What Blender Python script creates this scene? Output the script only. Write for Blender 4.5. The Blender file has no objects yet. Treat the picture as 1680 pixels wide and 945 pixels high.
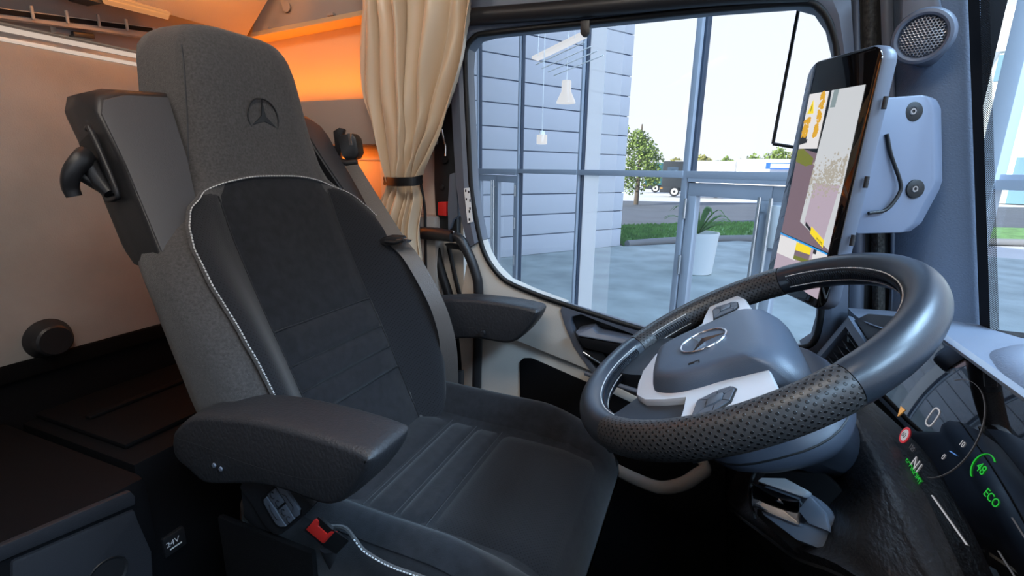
import bpy, bmesh, math, random
from mathutils import Vector, Matrix
S = bpy.context.scene
COL = S.collection
# ------------------------------------------------------------------ camera
cam = bpy.data.objects.new('camera', bpy.data.cameras.new('camera'))
COL.objects.link(cam)
cam.data.sensor_width = 36.0
cam.data.lens = 790.0 / 1680.0 * 36.0
cam.data.clip_start = 0.02
cam.data.clip_end = 2000
cam.matrix_world = Matrix(((0.92561, -0.10399, 0.3639, 0.0), (0.37815, 0.21435, -0.90059, 0.0),
                           (0.01565, 0.97121, 0.23772, 1.05), (0, 0, 0, 1)))
S.camera = cam
# ------------------------------------------------------------------ sky, sun, exposure
S.view_settings.view_transform = 'Standard'
S.view_settings.look = 'None'
S.view_settings.gamma = 1.0
S.view_settings.exposure = 0.0
S.cycles.use_denoising = True
S.cycles.max_bounces = 10
S.cycles.transparent_max_bounces = 16
S.cycles.caustics_reflective = False
S.cycles.caustics_refractive = False
S.cycles.sample_clamp_indirect = 6.0
W = bpy.data.worlds.new('daylight_sky'); S.world = W; W.use_nodes = True
nt = W.node_tree; nt.nodes.clear()
tc = nt.nodes.new('ShaderNodeTexCoord'); sp = nt.nodes.new('ShaderNodeSeparateXYZ')
rp = nt.nodes.new('ShaderNodeValToRGB'); bg = nt.nodes.new('ShaderNodeBackground'); wo = nt.nodes.new('ShaderNodeOutputWorld')
rp.color_ramp.elements[0].position = 0.0; rp.color_ramp.elements[0].color = (0.86, 0.87, 0.90, 1)
rp.color_ramp.elements[1].position = 0.75; rp.color_ramp.elements[1].color = (0.42, 0.60, 1.0, 1)
e_ = rp.color_ramp.elements.new(0.35); e_.color = (0.82, 0.86, 0.95, 1)
nt.links.new(tc.outputs['Generated'], sp.inputs[0]); nt.links.new(sp.outputs['Z'], rp.inputs[0])
nt.links.new(rp.outputs[0], bg.inputs[0]); bg.inputs[1].default_value = 1.5
nt.links.new(bg.outputs[0], wo.inputs[0])
def light(name, kind, loc, target, energy, color=(1, 1, 1), size=1.0, size_y=None, parent=None):
    d = bpy.data.lights.new(name, kind); d.energy = energy; d.color = color
    if kind == 'AREA':
        d.shape = 'RECTANGLE'; d.size = size; d.size_y = size_y or size
    o = bpy.data.objects.new(name, d); COL.objects.link(o)
    o.location = loc
    o.rotation_euler = (Vector(target) - Vector(loc)).to_track_quat('-Z', 'Y').to_euler()
    return o
sun = light('sun', 'SUN', (0, 0, 30), (0.687 * 10, 0.7265 * 10, 30 - 3.9), 8.0, (1.0, 0.95, 0.86))
sun.data.angle = 0.01
# added unseen blue fill lights under the hall roof, brightening the cab
for x, y, e in ((3.2, 1.6, 460), (4.6, -1.6, 420), (-2.2, 4.6, 90), (1.6, -4.5, 480)):
    light('hall_fill', 'AREA', (x, y, 4.9), (x * .6, y * .6, 0.0), e, (0.47, 0.72, 1.0), 2.6, 1.2)
# lights inside the cab
light('cab_roof_fill', 'AREA', (-0.15, 0.15, 1.80), (-0.5, 0.8, 0.6), 6.0, (1.0, 0.91, 0.80), 0.5, 0.3)  # added unseen warm fill to brighten the seat and curtain
light('bunk_roof_lamp', 'AREA', (-0.9, 0.0, 1.78), (-1.3, 0.35, 0.9), 4.2, (1.0, 0.88, 0.78), 0.5, 0.2)
light('amber_strip_lamp_upper', 'AREA', (-1.08, 1.085, 1.242), (-1.08, 1.13, 1.45), 1.1, (1.0, 0.23, 0.004), 0.55, 0.03)
light('amber_strip_lamp_lower', 'AREA', (-1.10, 1.085, 1.098), (-1.10, 1.13, 0.9), 1.0, (1.0, 0.21, 0.004), 0.42, 0.03)
light('amber_roof_lamp', 'AREA', (-0.95, 0.75, 1.46), (-1.15, 0.72, 1.62), 2.4, (1.0, 0.32, 0.04), 0.4, 0.04)

# ------------------------------------------------------------------ materials
def mat(name, col, rough=0.5, metal=0.0, spec=0.5, bump=0.0, bscale=300.0, var=0.0, vscale=20.0, coat=0.0, emit=None, estr=1.0, sheen=0.0, stretch=None):
    m = bpy.data.materials.new(name); m.use_nodes = True
    n = m.node_tree; b = n.nodes['Principled BSDF']
    b.inputs['Base Color'].default_value = (*col, 1); b.inputs['Roughness'].default_value = rough
    b.inputs['Metallic'].default_value = metal; b.inputs['Specular IOR Level'].default_value = spec
    if coat: b.inputs['Coat Weight'].default_value = coat; b.inputs['Coat Roughness'].default_value = 0.03
    if sheen: b.inputs['Sheen Weight'].default_value = sheen; b.inputs['Sheen Roughness'].default_value = 0.5
    if emit: b.inputs['Emission Color'].default_value = (*emit, 1); b.inputs['Emission Strength'].default_value = estr
    if bump or var:
        t = n.nodes.new('ShaderNodeTexCoord'); src = t.outputs['Object']
        if stretch:
            mp = n.nodes.new('ShaderNodeMapping'); mp.inputs['Scale'].default_value = stretch
            n.links.new(src, mp.inputs[0]); src = mp.outputs[0]
    if bump:
        z = n.nodes.new('ShaderNodeTexNoise'); z.inputs['Scale'].default_value = bscale; z.inputs['Detail'].default_value = 3
        bp = n.nodes.new('ShaderNodeBump'); bp.inputs['Strength'].default_value = bump; bp.inputs['Distance'].default_value = 0.002
        n.links.new(src, z.inputs['Vector']); n.links.new(z.outputs['Fac'], bp.inputs['Height']); n.links.new(bp.outputs[0], b.inputs['Normal'])
    if var:
        z = n.nodes.new('ShaderNodeTexNoise'); z.inputs['Scale'].default_value = vscale; z.inputs['Detail'].default_value = 5
        r = n.nodes.new('ShaderNodeValToRGB')
        r.color_ramp.elements[0].position = 0.3; r.color_ramp.elements[1].position = 0.7
        r.color_ramp.elements[0].color = (*[c * (1 - var) for c in col], 1); r.color_ramp.elements[1].color = (*[min(1, c * (1 + var)) for c in col], 1)
        n.links.new(src, z.inputs['Vector']); n.links.new(z.outputs['Fac'], r.inputs[0]); n.links.new(r.outputs[0], b.inputs['Base Color'])
    return m
def dots(m, coord, fx, fy, radius, dark, depth=0.6):
    """round perforations in two interleaved lattices over a plane given by UVs or object coordinates"""
    n = m.node_tree; b = n.nodes['Principled BSDF']; t = n.nodes.new('ShaderNodeTexCoord')
    masks = []
    for off in (0.0, 0.5):
        mp = n.nodes.new('ShaderNodeMapping'); mp.inputs['Scale'].default_value = (fx, fy, 0); mp.inputs['Location'].default_value = (off, off, 0)
        fr = n.nodes.new('ShaderNodeVectorMath'); fr.operation = 'FRACTION'
        sb = n.nodes.new('ShaderNodeVectorMath'); sb.operation = 'SUBTRACT'; sb.inputs[1].default_value = (0.5, 0.5, 0)
        ln = n.nodes.new('ShaderNodeVectorMath'); ln.operation = 'LENGTH'
        n.links.new(t.outputs[coord], mp.inputs[0]); n.links.new(mp.outputs[0], fr.inputs[0]); n.links.new(fr.outputs[0], sb.inputs[0]); n.links.new(sb.outputs[0], ln.inputs[0])
        masks.append(ln.outputs['Value'])
    mn = n.nodes.new('ShaderNodeMath'); mn.operation = 'MINIMUM'; n.links.new(masks[0], mn.inputs[0]); n.links.new(masks[1], mn.inputs[1])
    mr = n.nodes.new('ShaderNodeMapRange'); mr.interpolation_type = 'SMOOTHSTEP'
    mr.inputs['From Min'].default_value = radius * 0.7; mr.inputs['From Max'].default_value = radius
    n.links.new(mn.outputs[0], mr.inputs['Value'])
    mx = n.nodes.new('ShaderNodeMix'); mx.data_type = 'RGBA'
    mx.inputs['A'].default_value = (*dark, 1); mx.inputs['B'].default_value = b.inputs['Base Color'].default_value[:]
    n.links.new(mr.outputs[0], mx.inputs['Factor']); n.links.new(mx.outputs['Result'], b.inputs['Base Color'])
    bp = n.nodes.new('ShaderNodeBump'); bp.inputs['Strength'].default_value = depth; bp.inputs['Distance'].default_value = 0.001
    n.links.new(mr.outputs[0], bp.inputs['Height'])
    if b.inputs['Normal'].links: n.links.new(b.inputs['Normal'].links[0].from_socket, bp.inputs['Normal'])
    n.links.new(bp.outputs[0], b.inputs['Normal'])
    return mr
def glass(name, tint=(0.9, 0.95, 0.97), refl=1.0):
    m = bpy.data.materials.new(name); m.use_nodes = True; n = m.node_tree; n.nodes.clear()
    o = n.nodes.new('ShaderNodeOutputMaterial'); mx = n.nodes.new('ShaderNodeMixShader')
    tr = n.nodes.new('ShaderNodeBsdfTransparent'); gl = n.nodes.new('ShaderNodeBsdfGlossy'); fr = n.nodes.new('ShaderNodeLayerWeight')
    tr.inputs[0].default_value = (*tint, 1); gl.inputs['Roughness'].default_value = 0.01; fr.inputs[0].default_value = 0.5
    pw = n.nodes.new('ShaderNodeMath'); pw.operation = 'POWER'; pw.inputs[1].default_value = 5.0
    mu = n.nodes.new('ShaderNodeMath'); mu.operation = 'MULTIPLY_ADD'; mu.inputs[1].default_value = 0.9 * refl; mu.inputs[2].default_value = 0.045 * refl
    n.links.new(fr.outputs['Facing'], pw.inputs[0]); n.links.new(pw.outputs[0], mu.inputs[0]); n.links.new(mu.outputs[0], mx.inputs[0]); n.links.new(tr.outputs[0], mx.inputs[1]); n.links.new(gl.outputs[0], mx.inputs[2]); n.links.new(mx.outputs[0], o.inputs[0])
    return m
def lit(name, col, strength=1.0):
    return mat(name, (0.01, 0.01, 0.01), 0.3, emit=col, estr=strength)

FAB = mat('black_suede', (0.015, 0.0155, 0.0185), 0.95, spec=0.2, bump=0.35, bscale=900, var=0.25, vscale=60, sheen=0.15)
FABP = mat('perforated_black_suede', (0.017, 0.0175, 0.0205), 0.95, spec=0.2, bump=0.2, bscale=900, sheen=0.15)
dots(FABP, 'UV', 160, 160, 0.16, (0.006, 0.006, 0.007), 0.3)
GREYF = mat('charcoal_woven_fabric', (0.072, 0.068, 0.067), 0.95, spec=0.2, bump=0.6, bscale=700, var=0.25, vscale=260, sheen=0.2)
LEATH = mat('dark_grey_leatherette', (0.060, 0.060, 0.066), 0.55, spec=0.4, bump=0.15, bscale=500)
PLAS = mat('black_moulded_plastic', (0.016, 0.016, 0.018), 0.42, spec=0.5, bump=0.10, bscale=600)
PLASG = mat('black_grained_plastic', (0.022, 0.022, 0.025), 0.5, spec=0.5, bump=0.5, bscale=260, stretch=(1, 1, 0.6))
PILLAR = mat('slate_grained_plastic', (0.125, 0.165, 0.235), 0.55, spec=0.4, bump=0.45, bscale=420)
SLATE = mat('slate_smooth_plastic', (0.125, 0.145, 0.19), 0.42, spec=0.5)
DASH = mat('slate_blue_dash_skin', (0.185, 0.215, 0.28), 0.6, spec=0.4, bump=0.35, bscale=420)
VOID = mat('black_carpet', (0.004, 0.004, 0.0045), 0.95, spec=0.1, bump=0.5, bscale=500)
DARKB = mat('black_satin_panel', (0.005, 0.005, 0.006), 0.65, spec=0.12, bump=0.1, bscale=500)
BOXM = mat('dark_drawer_plastic', (0.024, 0.025, 0.030), 0.55, spec=0.4, bump=0.4, bscale=420)
LWHEEL = mat('black_smooth_leather', (0.026, 0.032, 0.043), 0.32, spec=0.5, bump=0.06, bscale=800)
LPERF = mat('black_perforated_leather', (0.045, 0.043, 0.044), 0.40, spec=0.5)
dots(LPERF, 'UV', 120, 120, 0.20, (0.004, 0.004, 0.005), 0.8)
SILV = mat('satin_silver_trim', (0.90, 0.92, 0.96), 0.25, metal=0.4)
CHROME = mat('chrome', (0.85, 0.85, 0.87), 0.06, metal=1.0)
BEIGE = mat('beige_wall_fabric', (0.37, 0.345, 0.32), 0.9, spec=0.2, bump=0.3, bscale=350, var=0.08, vscale=9)
BEIGP = mat('beige_door_plastic', (0.60, 0.555, 0.50), 0.6, spec=0.3, bump=0.2, bscale=500)
TAUPE = mat('taupe_cabinet_plastic', (0.36, 0.325, 0.295), 0.6, spec=0.3, bump=0.15, bscale=420)
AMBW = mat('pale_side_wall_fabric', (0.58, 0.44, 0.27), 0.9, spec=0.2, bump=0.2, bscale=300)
CURT = mat('gold_taupe_satin', (0.66, 0.51, 0.35), 0.30, spec=0.5, sheen=0.3, bump=0.08, bscale=300)
WEB = mat('belt_webbing', (0.115, 0.10, 0.092), 0.34, spec=0.5, bump=0.4, bscale=900, stretch=(1, 1, 0.15))
RED = mat('red_plastic', (0.65, 0.03, 0.025), 0.35)
WHITE = mat('white_print', (0.85, 0.85, 0.85), 0.5)
STITCH = mat('pale_grey_thread', (0.62, 0.62, 0.62), 0.7)
DTHREAD = mat('dark_thread', (0.045, 0.045, 0.05), 0.8)
RUB = mat('black_rubber', (0.008, 0.008, 0.009), 0.5, spec=0.4)
FUZZ = mat('black_flock_seal', (0.05, 0.047, 0.042), 0.95, bump=1.0, bscale=450, var=0.6, vscale=180)
CABGL = glass('cab_window_glass', (0.95, 0.97, 0.985), 0.8)
FACGL = glass('hall_facade_glass', (0.95, 0.97, 0.985), 1.0)
SCREENGL = mat('screen_cover_glass', (0.004, 0.004, 0.005), 0.02, spec=0.9)

# ------------------------------------------------------------------ mesh helpers
def org(o):
    v = Vector((0, 0, 0))
    while o is not None: v = v + Vector(o.location); o = o.parent
    return v
def tag(o, label=None, cat=None, group=None, kind=None):
    if label: o['label'] = label
    if cat: o['category'] = cat
    if group: o['group'] = group
    if kind: o['kind'] = kind
    return o
def root(name, loc, label=None, cat=None, group=None, kind=None):
    o = bpy.data.objects.new(name, None); o.empty_display_size = 0.05; COL.objects.link(o); o.location = loc
    return tag(o, label, cat, group, kind)
def obj(name, V, F, m, parent=None, sharp=35, uv=None, loc=None, clean=True):
    me = bpy.data.meshes.new(name)
    base = org(parent) if parent else Vector(loc if loc else (0, 0, 0))
    me.from_pydata([tuple(Vector(v) - base) for v in V], [], F)
    if uv:
        l = me.uv_layers.new(name='UVMap')
        for p in me.polygons:
            for li, vi in zip(p.loop_indices, p.vertices): l.data[li].uv = uv[vi]
    if clean:
        bm = bmesh.new(); bm.from_mesh(me); bmesh.ops.recalc_face_normals(bm, faces=bm.faces); bm.to_mesh(me); bm.free()
    if sharp is None:
        pass
    else:
        for p in me.polygons: p.use_smooth = True
        me.set_sharp_from_angle(angle=math.radians(sharp))
    me.materials.append(m)
    o = bpy.data.objects.new(name, me); COL.objects.link(o)
    if parent: o.parent = parent
    else: o.location = base
    return o
def prismVF(pts, vec, bev=0.0, seg=2):
    bm = bmesh.new()
    vec = Vector(vec)
    a = [bm.verts.new(p) for p in pts]; b = [bm.verts.new(Vector(p) + vec) for p in pts]
    n = len(pts)
    bm.faces.new(a); bm.faces.new(b[::-1])
    for i in range(n): bm.faces.new((a[i], b[i], b[(i + 1) % n], a[(i + 1) % n]))
    bmesh.ops.recalc_face_normals(bm, faces=bm.faces)
    if bev: bmesh.ops.bevel(bm, geom=bm.edges[:], offset=bev, segments=seg, profile=0.6, affect='EDGES', clamp_overlap=True)
    bm.verts.index_update()
    V = [v.co.copy() for v in bm.verts]; F = [[v.index for v in f.verts] for f in bm.faces]; bm.free()
    return V, F
def prism(name, pts, vec, m, parent=None, bev=0.0, seg=2, **k):
    V, F = prismVF(pts, vec, bev, seg); return obj(name, V, F, m, parent, **k)
def box(name, lo, hi, m, parent=None, bev=0.0, **k):
    (a, b, c), (d, e, f) = lo, hi
    return prism(name, [(a, b, c), (d, b, c), (d, e, c), (a, e, c)], (0, 0, f - c), m, parent, bev, **k)
def crom(pts, n=6, closed=False):
    P = [Vector(p) for p in pts]; out = []; N = len(P)
    rng = range(N if closed else N - 1)
    for i in rng:
        p1, p2 = P[i], P[(i + 1) % N]
        p0 = P[i - 1] if (closed or i > 0) else p1 * 2 - p2
        p3 = P[(i + 2) % N] if (closed or i + 2 < N) else p2 * 2 - p1
        for k in range(n):
            t = k / n
            out.append(0.5 * ((2 * p1) + (-p0 + p2) * t + (2 * p0 - 5 * p1 + 4 * p2 - p3) * t * t + (-p0 + 3 * p1 - 3 * p2 + p3) * t ** 3))
    if not closed: out.append(P[-1])
    return out
def tubeVF(pts, r, n=10, closed=False, flat=1.0):
    P = [Vector(p) for p in pts]; N = len(P); V = []; F = []; prev = None
    for i in range(N):
        if closed: t = P[(i + 1) % N] - P[i - 1]
        else: t = P[min(i + 1, N - 1)] - P[max(i - 1, 0)]
        t.normalize()
        if prev is None:
            a = Vector((0, 0, 1)) if abs(t.z) < 0.9 else Vector((1, 0, 0)); u = t.cross(a).normalized()
        else:
            u = (prev - t * prev.dot(t)).normalized()
        prev = u; w = t.cross(u); ri = r[i] if isinstance(r, (list, tuple)) else r
        for k in range(n):
            q = 2 * math.pi * k / n; V.append(P[i] + u * (ri * math.cos(q)) + w * (ri * flat * math.sin(q)))
    for i in range(N if closed else N - 1):
        j = (i + 1) % N
        for k in range(n): F.append((i * n + k, i * n + (k + 1) % n, j * n + (k + 1) % n, j * n + k))
    if not closed: F.append(tuple(range(n))); F.append(tuple(range((N - 1) * n, N * n)))
    return V, F
def tube(name, pts, r, m, parent=None, n=10, closed=False, flat=1.0, smooth=0, **k):
    if smooth: pts = crom(pts, smooth, closed)
    V, F = tubeVF(pts, r, n, closed, flat); return obj(name, V, F, m, parent, sharp=50, **k)
def loftVF(rings, cap=True, closed=True):
    n = len(rings[0]); V = [v for r in rings for v in r]; F = []
    for i in range(len(rings) - 1):
        for k in range(n if closed else n - 1): F.append((i * n + k, i * n + (k + 1) % n, (i + 1) * n + (k + 1) % n, (i + 1) * n + k))
    if cap: F.append(tuple(range(n))); F.append(tuple(range((len(rings) - 1) * n, len(rings) * n)))
    return V, F
def loft(name, rings, m, parent=None, cap=True, closed=True, **k):
    V, F = loftVF(rings, cap, closed); return obj(name, V, F, m, parent, **k)
def gridVF(f, nu, nv):
    V = [f(i / nu, j / nv) for j in range(nv + 1) for i in range(nu + 1)]
    F = [(j * (nu + 1) + i, j * (nu + 1) + i + 1, (j + 1) * (nu + 1) + i + 1, (j + 1) * (nu + 1) + i) for j in range(nv) for i in range(nu)]
    uv = [(i / nu, j / nv) for j in range(nv + 1) for i in range(nu + 1)]
    return V, F, uv
def lathe(name, prof, c, axis, m, parent=None, n=32, **k):
    """prof: (radius, height along axis) pairs"""
    ax = Vector(axis).normalized(); a = Vector((0, 0, 1)) if abs(ax.z) < 0.9 else Vector((1, 0, 0))
    u = ax.cross(a).normalized(); w = ax.cross(u); c = Vector(c); V = []; F = []
    for r, h in prof:
        for q in range(n):
            t = 2 * math.pi * q / n; V.append(c + ax * h + u * (r * math.cos(t)) + w * (r * math.sin(t)))
    for i in range(len(prof) - 1):
        for q in range(n): F.append((i * n + q, i * n + (q + 1) % n, (i + 1) * n + (q + 1) % n, (i + 1) * n + q))
    F.append(tuple(range(n))); F.append(tuple(range((len(prof) - 1) * n, len(prof) * n)))
    return obj(name, V, F, m, parent, **k)
def lerp(tab, x):
    if x <= tab[0][0]: return tab[0][1]
    for (a, b), (c, d) in zip(tab, tab[1:]):
        if x <= c:
            return b + (d - b) * (x - a) / (c - a)
    return tab[-1][1]
def smooth_tab(tab, w):
    def f(x): return sum(lerp(tab, x + w * k) * g for k, g in ((-1, .25), (-.5, .25), (0, 0), (.5, .25), (1, .25)))
    return f
def sstep(a, b, x):
    t = max(0.0, min(1.0, (x - a) / (b - a))); return t * t * (3 - 2 * t)
def resample(pts, step):
    P = [Vector(p) for p in pts]; out = [P[0]]; need = step
    for a, b in zip(P, P[1:]):
        L = (b - a).length; pos = need
        while pos <= L: out.append(a + (b - a) * (pos / L)); pos += step
        need = pos - L
    return out
def stitches(name, pts, m, parent, dash=0.004, gap=0.0016, r=0.0009):
    P = resample(pts, 0.001); V = []; F = []; i = 0; d = int(dash / 0.001); g = max(1, int(round(gap / 0.001)))
    while i + d < len(P):
        v, f = tubeVF([P[i], P[i + d]], r, 4); b = len(V); V += v; F += [tuple(x + b for x in q) for q in f]; i += d + g
    return obj(name, V, F, m, parent, sharp=None, clean=False)
def rrect(w, h, r, n=5):
    out = []
    for cx, cy, a0 in ((w / 2 - r, h / 2 - r, 0), (-w / 2 + r, h / 2 - r, 90), (-w / 2 + r, -h / 2 + r, 180), (w / 2 - r, -h / 2 + r, 270)):
        for k in range(n + 1):
            a = math.radians(a0 + 90 * k / n); out.append((cx + r * math.cos(a), cy + r * math.sin(a)))
    return out
def text(name, s, size, P0, ex, ey, m, parent, mirror=False):
    """flat lettering: P0 lower-left corner, ex and ey the reading and up directions"""
    cu = bpy.data.curves.new(name, 'FONT'); cu.body = s; cu.size = size; cu.extrude = 0.00005
    t = bpy.data.objects.new(name, cu); me = t.to_mesh()
    ex = Vector(ex).normalized(); ey = Vector(ey).normalized(); P0 = Vector(P0)
    V = [P0 + ex * v.co.x * (-1 if mirror else 1) + ey * v.co.y + ex.cross(ey) * v.co.z for v in me.vertices]; F = [tuple(p.vertices) for p in me.polygons]
    t.to_mesh_clear(); bpy.data.objects.remove(t); bpy.data.curves.remove(cu)
    return obj(name, V, F, m, parent, sharp=None)
# ------------------------------------------------------------------ cab shell
def struct(o, label): return tag(o, label, None, None, 'structure')
struct(box('floor', (-1.40, -1.2, -0.04), (0.75, 1.2, 0.0), VOID), 'black carpeted cab floor in the footwell')
struct(box('ceiling', (-1.40, -1.2, 1.86), (0.50, 1.2, 1.90), TAUPE), 'taupe roof lining of the cab')
wr = struct(box('wall_rear', (-1.40, -1.2, 0.0), (-1.352, 1.2, 1.86), TAUPE), 'rear wall of the cab behind the seat')
prism('fabric_panel', [(-1.352, -1.15, .632), (-1.352, 1.14, .632), (-1.352, 1.14, 1.284), (-1.352, -1.15, 1.284)], (.012, 0, 0), BEIGE, wr, 0.003)
prism('padded_edge', [(-1.352, -1.15, .596), (-1.352, 1.14, .596), (-1.352, 1.14, .633), (-1.352, -1.15, .633)], (.022, 0, 0), VOID, wr, 0.006)
prism('lower_panel', [(-1.352, -1.15, 0), (-1.352, 1.14, 0), (-1.352, 1.14, .596), (-1.352, -1.15, .596)], (.006, 0, 0), DARKB, wr)
fm_ = root('floor_mat', (-.05, .85, 0), 'black ribbed rubber mat on the footwell floor', 'mat')
box('mat_sheet', (-.30, .45, .001), (.45, 1.12, .010), VOID, fm_, .003)
for i in range(9): box('rib', (-.16 + .035 * i, .60, .010), (-.142 + .035 * i, 1.05, .014), DARKB, fm_, .001)
# left side of the cab: wall behind the door, header above it
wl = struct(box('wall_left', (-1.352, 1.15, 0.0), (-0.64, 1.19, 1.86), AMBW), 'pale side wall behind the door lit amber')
box('ledge', (-1.352, 1.10, 1.110), (-0.66, 1.15, 1.228), TAUPE, wl, 0.006)
box('panel_joint', (-1.352, 1.147, 1.070), (-0.66, 1.1505, 1.074), TAUPE, wl)
box('lower_trim', (-1.352, 1.09, 0.0), (-0.66, 1.15, 0.93), TAUPE, wl, 0.01)
struct(box('wall_left_header', (-0.64, 1.13, 1.40), (0.42, 1.19, 1.86), DARKB), 'dark trim above the door window')
struct(box('wall_left_front', (.0, 1.14, 0.0), (.75, 1.19, .64), DARKB), 'dark side wall of the footwell')
struct(box('wall_left_corner', (.30, 1.13, .64), (.42, 1.19, 1.86), DARKB), 'dark outer skin behind the windscreen pillar')
wri = struct(box('wall_right', (-1.352, -1.2, 0.0), (0.5, -1.15, 0.75), TAUPE), 'passenger side wall of the cab')
box('rear_panel', (-1.352, -1.2, 0.75), (-0.6, -1.15, 1.86), TAUPE, wri)
box('header', (-0.6, -1.2, 1.40), (0.5, -1.15, 1.86), DARKB, wri)
box('front_panel', (0.22, -1.2, 0.75), (0.5, -1.15, 1.40), PILLAR, wri)
w3 = struct(box('window_3', (-0.6, -1.18, 0.75), (0.22, -1.176, 1.40), CABGL), 'glass of the passenger door window')
# front wall under and over the windscreen
def wsx(y, z): return 0.449 - 0.22 * (z - 0.804) + 0.16 * (1 - (y / 1.035) ** 2)
wf = struct(box('wall_front', (0.70, -1.2, 0.0), (0.75, 1.2, 0.80), DARKB), 'front bulkhead under the dashboard')
V, F, uv = gridVF(lambda a, b: (wsx(-1.035 + 2.07 * a, 1.66 + .2 * b), -1.035 + 2.07 * a, 1.66 + .2 * b), 16, 1)
obj('header', V, F, TAUPE, wf)
# windscreen with dotted black edge band
ws = root('window_2', (0.45, 1.03, 0.80), 'windscreen glass with a dotted black edge band', None, None, 'structure')
V, F, uv = gridVF(lambda a, b: (wsx(1.015 - 2.03 * a, .80 + .87 * b), 1.015 - 2.03 * a, .80 + .87 * b), 24, 4)
obj('pane', V, F, CABGL, ws, sharp=180)
V, F, uv = gridVF(lambda a, b: (wsx(1.032 - .020 * a, .80 + .87 * b) - .002, 1.032 - .020 * a, .80 + .87 * b), 2, 4)
obj('edge_band', V, F, RUB, ws, sharp=180)
DOTM = bpy.data.materials.new('black_dot_print'); DOTM.use_nodes = True
_q = DOTM.node_tree; _b = _q.nodes['Principled BSDF']; _b.inputs['Base Color'].default_value = (.008, .008, .009, 1); _b.inputs['Roughness'].default_value = .4
_r = dots(DOTM, 'UV', 5, 260, 0.36, (.008, .008, .009), 0.0)
_i = _q.nodes.new('ShaderNodeMath'); _i.operation = 'SUBTRACT'; _i.inputs[0].default_value = 1.0
_q.links.new(_r.outputs[0], _i.inputs[1]); _q.links.new(_i.outputs[0], _b.inputs['Alpha'])
V, F, uv = gridVF(lambda a, b: (wsx(1.012 - .018 * a, .80 + .87 * b) - .003, 1.012 - .018 * a, .80 + .87 * b), 2, 4)
obj('dot_band', V, F, DOTM, ws, sharp=180, uv=uv)

# ------------------------------------------------------------------ rear of the cab: strips, cabinet, roof panel
st = root('led_light_strip', (-1.34, 0, 1.29), 'double pale light strip along the top of the beige rear panel', 'light strip')
STRIPL = lit('warm_strip_light', (1.0, 0.80, 0.66), 0.62)
box('upper_strip', (-1.351, -1.0, 1.302), (-1.335, 1.10, 1.312), STRIPL, st, 0.002)
box('lower_strip', (-1.351, -1.0, 1.284), (-1.335, 1.10, 1.291), STRIPL, st, 0.001)
box('rail', (-1.351, -1.0, 1.291), (-1.340, 1.10, 1.303), TAUPE, st)
cb = root('overhead_cabinet', (-1.33, 0, 1.32), 'taupe overhead cabinet with a long slotted vent at the rear', 'cabinet')
prism('body', [(-1.351, -1.1, 1.318), (-1.335, -1.1, 1.318), (-1.27, -1.1, 1.44), (-1.25, -1.1, 1.62), (-1.351, -1.1, 1.62)], (0, 2.2, 0), TAUPE, cb, 0.004)
vt = prism('vent_frame', [(-1.2750,0.5305,1.3287), (-1.2750,0.5643,1.3322), (-1.2750,0.8494,1.3686), (-1.2750,0.8582,1.3614), (-1.2750,0.8498,1.3433), (-1.2750,0.5608,1.3126), (-1.2750,0.5278,1.3140)], (-.02, 0, 0), TAUPE, cb, 0.003)
prism('slot', [(-1.2710,0.5284,1.3257), (-1.2710,0.5621,1.3291), (-1.2710,0.8393,1.3644), (-1.2710,0.8422,1.3559), (-1.2710,0.5606,1.3204), (-1.2710,0.5269,1.3173)], (-.006, 0, 0), DARKB, vt)
for q in ((-1.2680,0.6082,1.3341), (-1.2680,0.6656,1.3417), (-1.2680,0.7235,1.3499), (-1.2680,0.7796,1.3557)):
    box('divider', (q[0], q[1] - .002, q[2] - .012), (q[0] + .004, q[1] + .002, q[2] + .012), TAUPE, vt)
lt = prism('latch_plate', [(-1.3000,0.6592,1.3292), (-1.3000,0.7028,1.3355), (-1.3000,0.7128,1.3283), (-1.3000,0.7088,1.3177), (-1.3000,0.6584,1.3129)], (-.02, 0, 0), TAUPE, cb, 0.003)
prism('latch', [(-1.2900,0.6849,1.3231), (-1.2900,0.7245,1.3267), (-1.2900,0.7248,1.3145), (-1.2900,0.6850,1.3114)], (-.02, 0, 0), PLAS, lt, 0.003)
hp = root('roof_hatch_panel', (-1.2, 0.6, 1.40), 'sloping ceiling panel glowing orange above the seat', 'panel')
prism('panel', [(-1.2000,0.6809,1.3819), (-1.2000,1.0402,1.3873), (-1.0612,1.0600,1.5367), (-0.85, -0.3, 1.85), (-1.20, -0.3, 1.27)], (-.012, 0, .008), TAUPE, hp, 0.004)
lm = root('amber_lamp_bar', (-1.1900,0.7592,1.3749), 'orange lit lamp bar under the sloping ceiling panel', 'lamp')
AMBL = lit('amber_lamp_cover', (1.0, 0.40, 0.14), 0.55)
tube('cover', [(-1.1900,0.6980,1.3748), (-1.1900,0.8228,1.3788)], 0.008, AMBL, lm, 8)
tube('rim', [(-1.1850,0.7144,1.3836), (-1.1850,0.8258,1.3841)], 0.004, AMBL, lm, 8)
box('housing', (-1.2500,0.6651,1.3846), (-1.2000,0.6981,1.3691), PLAS, lm, 0)
ub = root('side_cabinet', (-1.0537,1.1000,1.4195), 'taupe side cabinet above the amber lit wall beside the curtain', 'cabinet')
prism('body', [(-1.2511,1.1000,1.4147), (-0.8528,1.1000,1.4355), (-0.8097,1.1000,1.5329), (-1.1632,1.1000,1.5771)], (0, .05, 0), TAUPE, ub, 0.004)
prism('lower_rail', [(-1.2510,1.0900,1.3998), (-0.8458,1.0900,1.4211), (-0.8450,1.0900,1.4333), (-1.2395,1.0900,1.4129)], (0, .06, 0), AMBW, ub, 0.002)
lathe('finger_hole', [(.001, .0), (.011, .0), (.013, .003), (.013, .006)], (-1.1041,1.0960,1.4643), (0, -1, 0), TAUPE, ub, 20)
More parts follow.
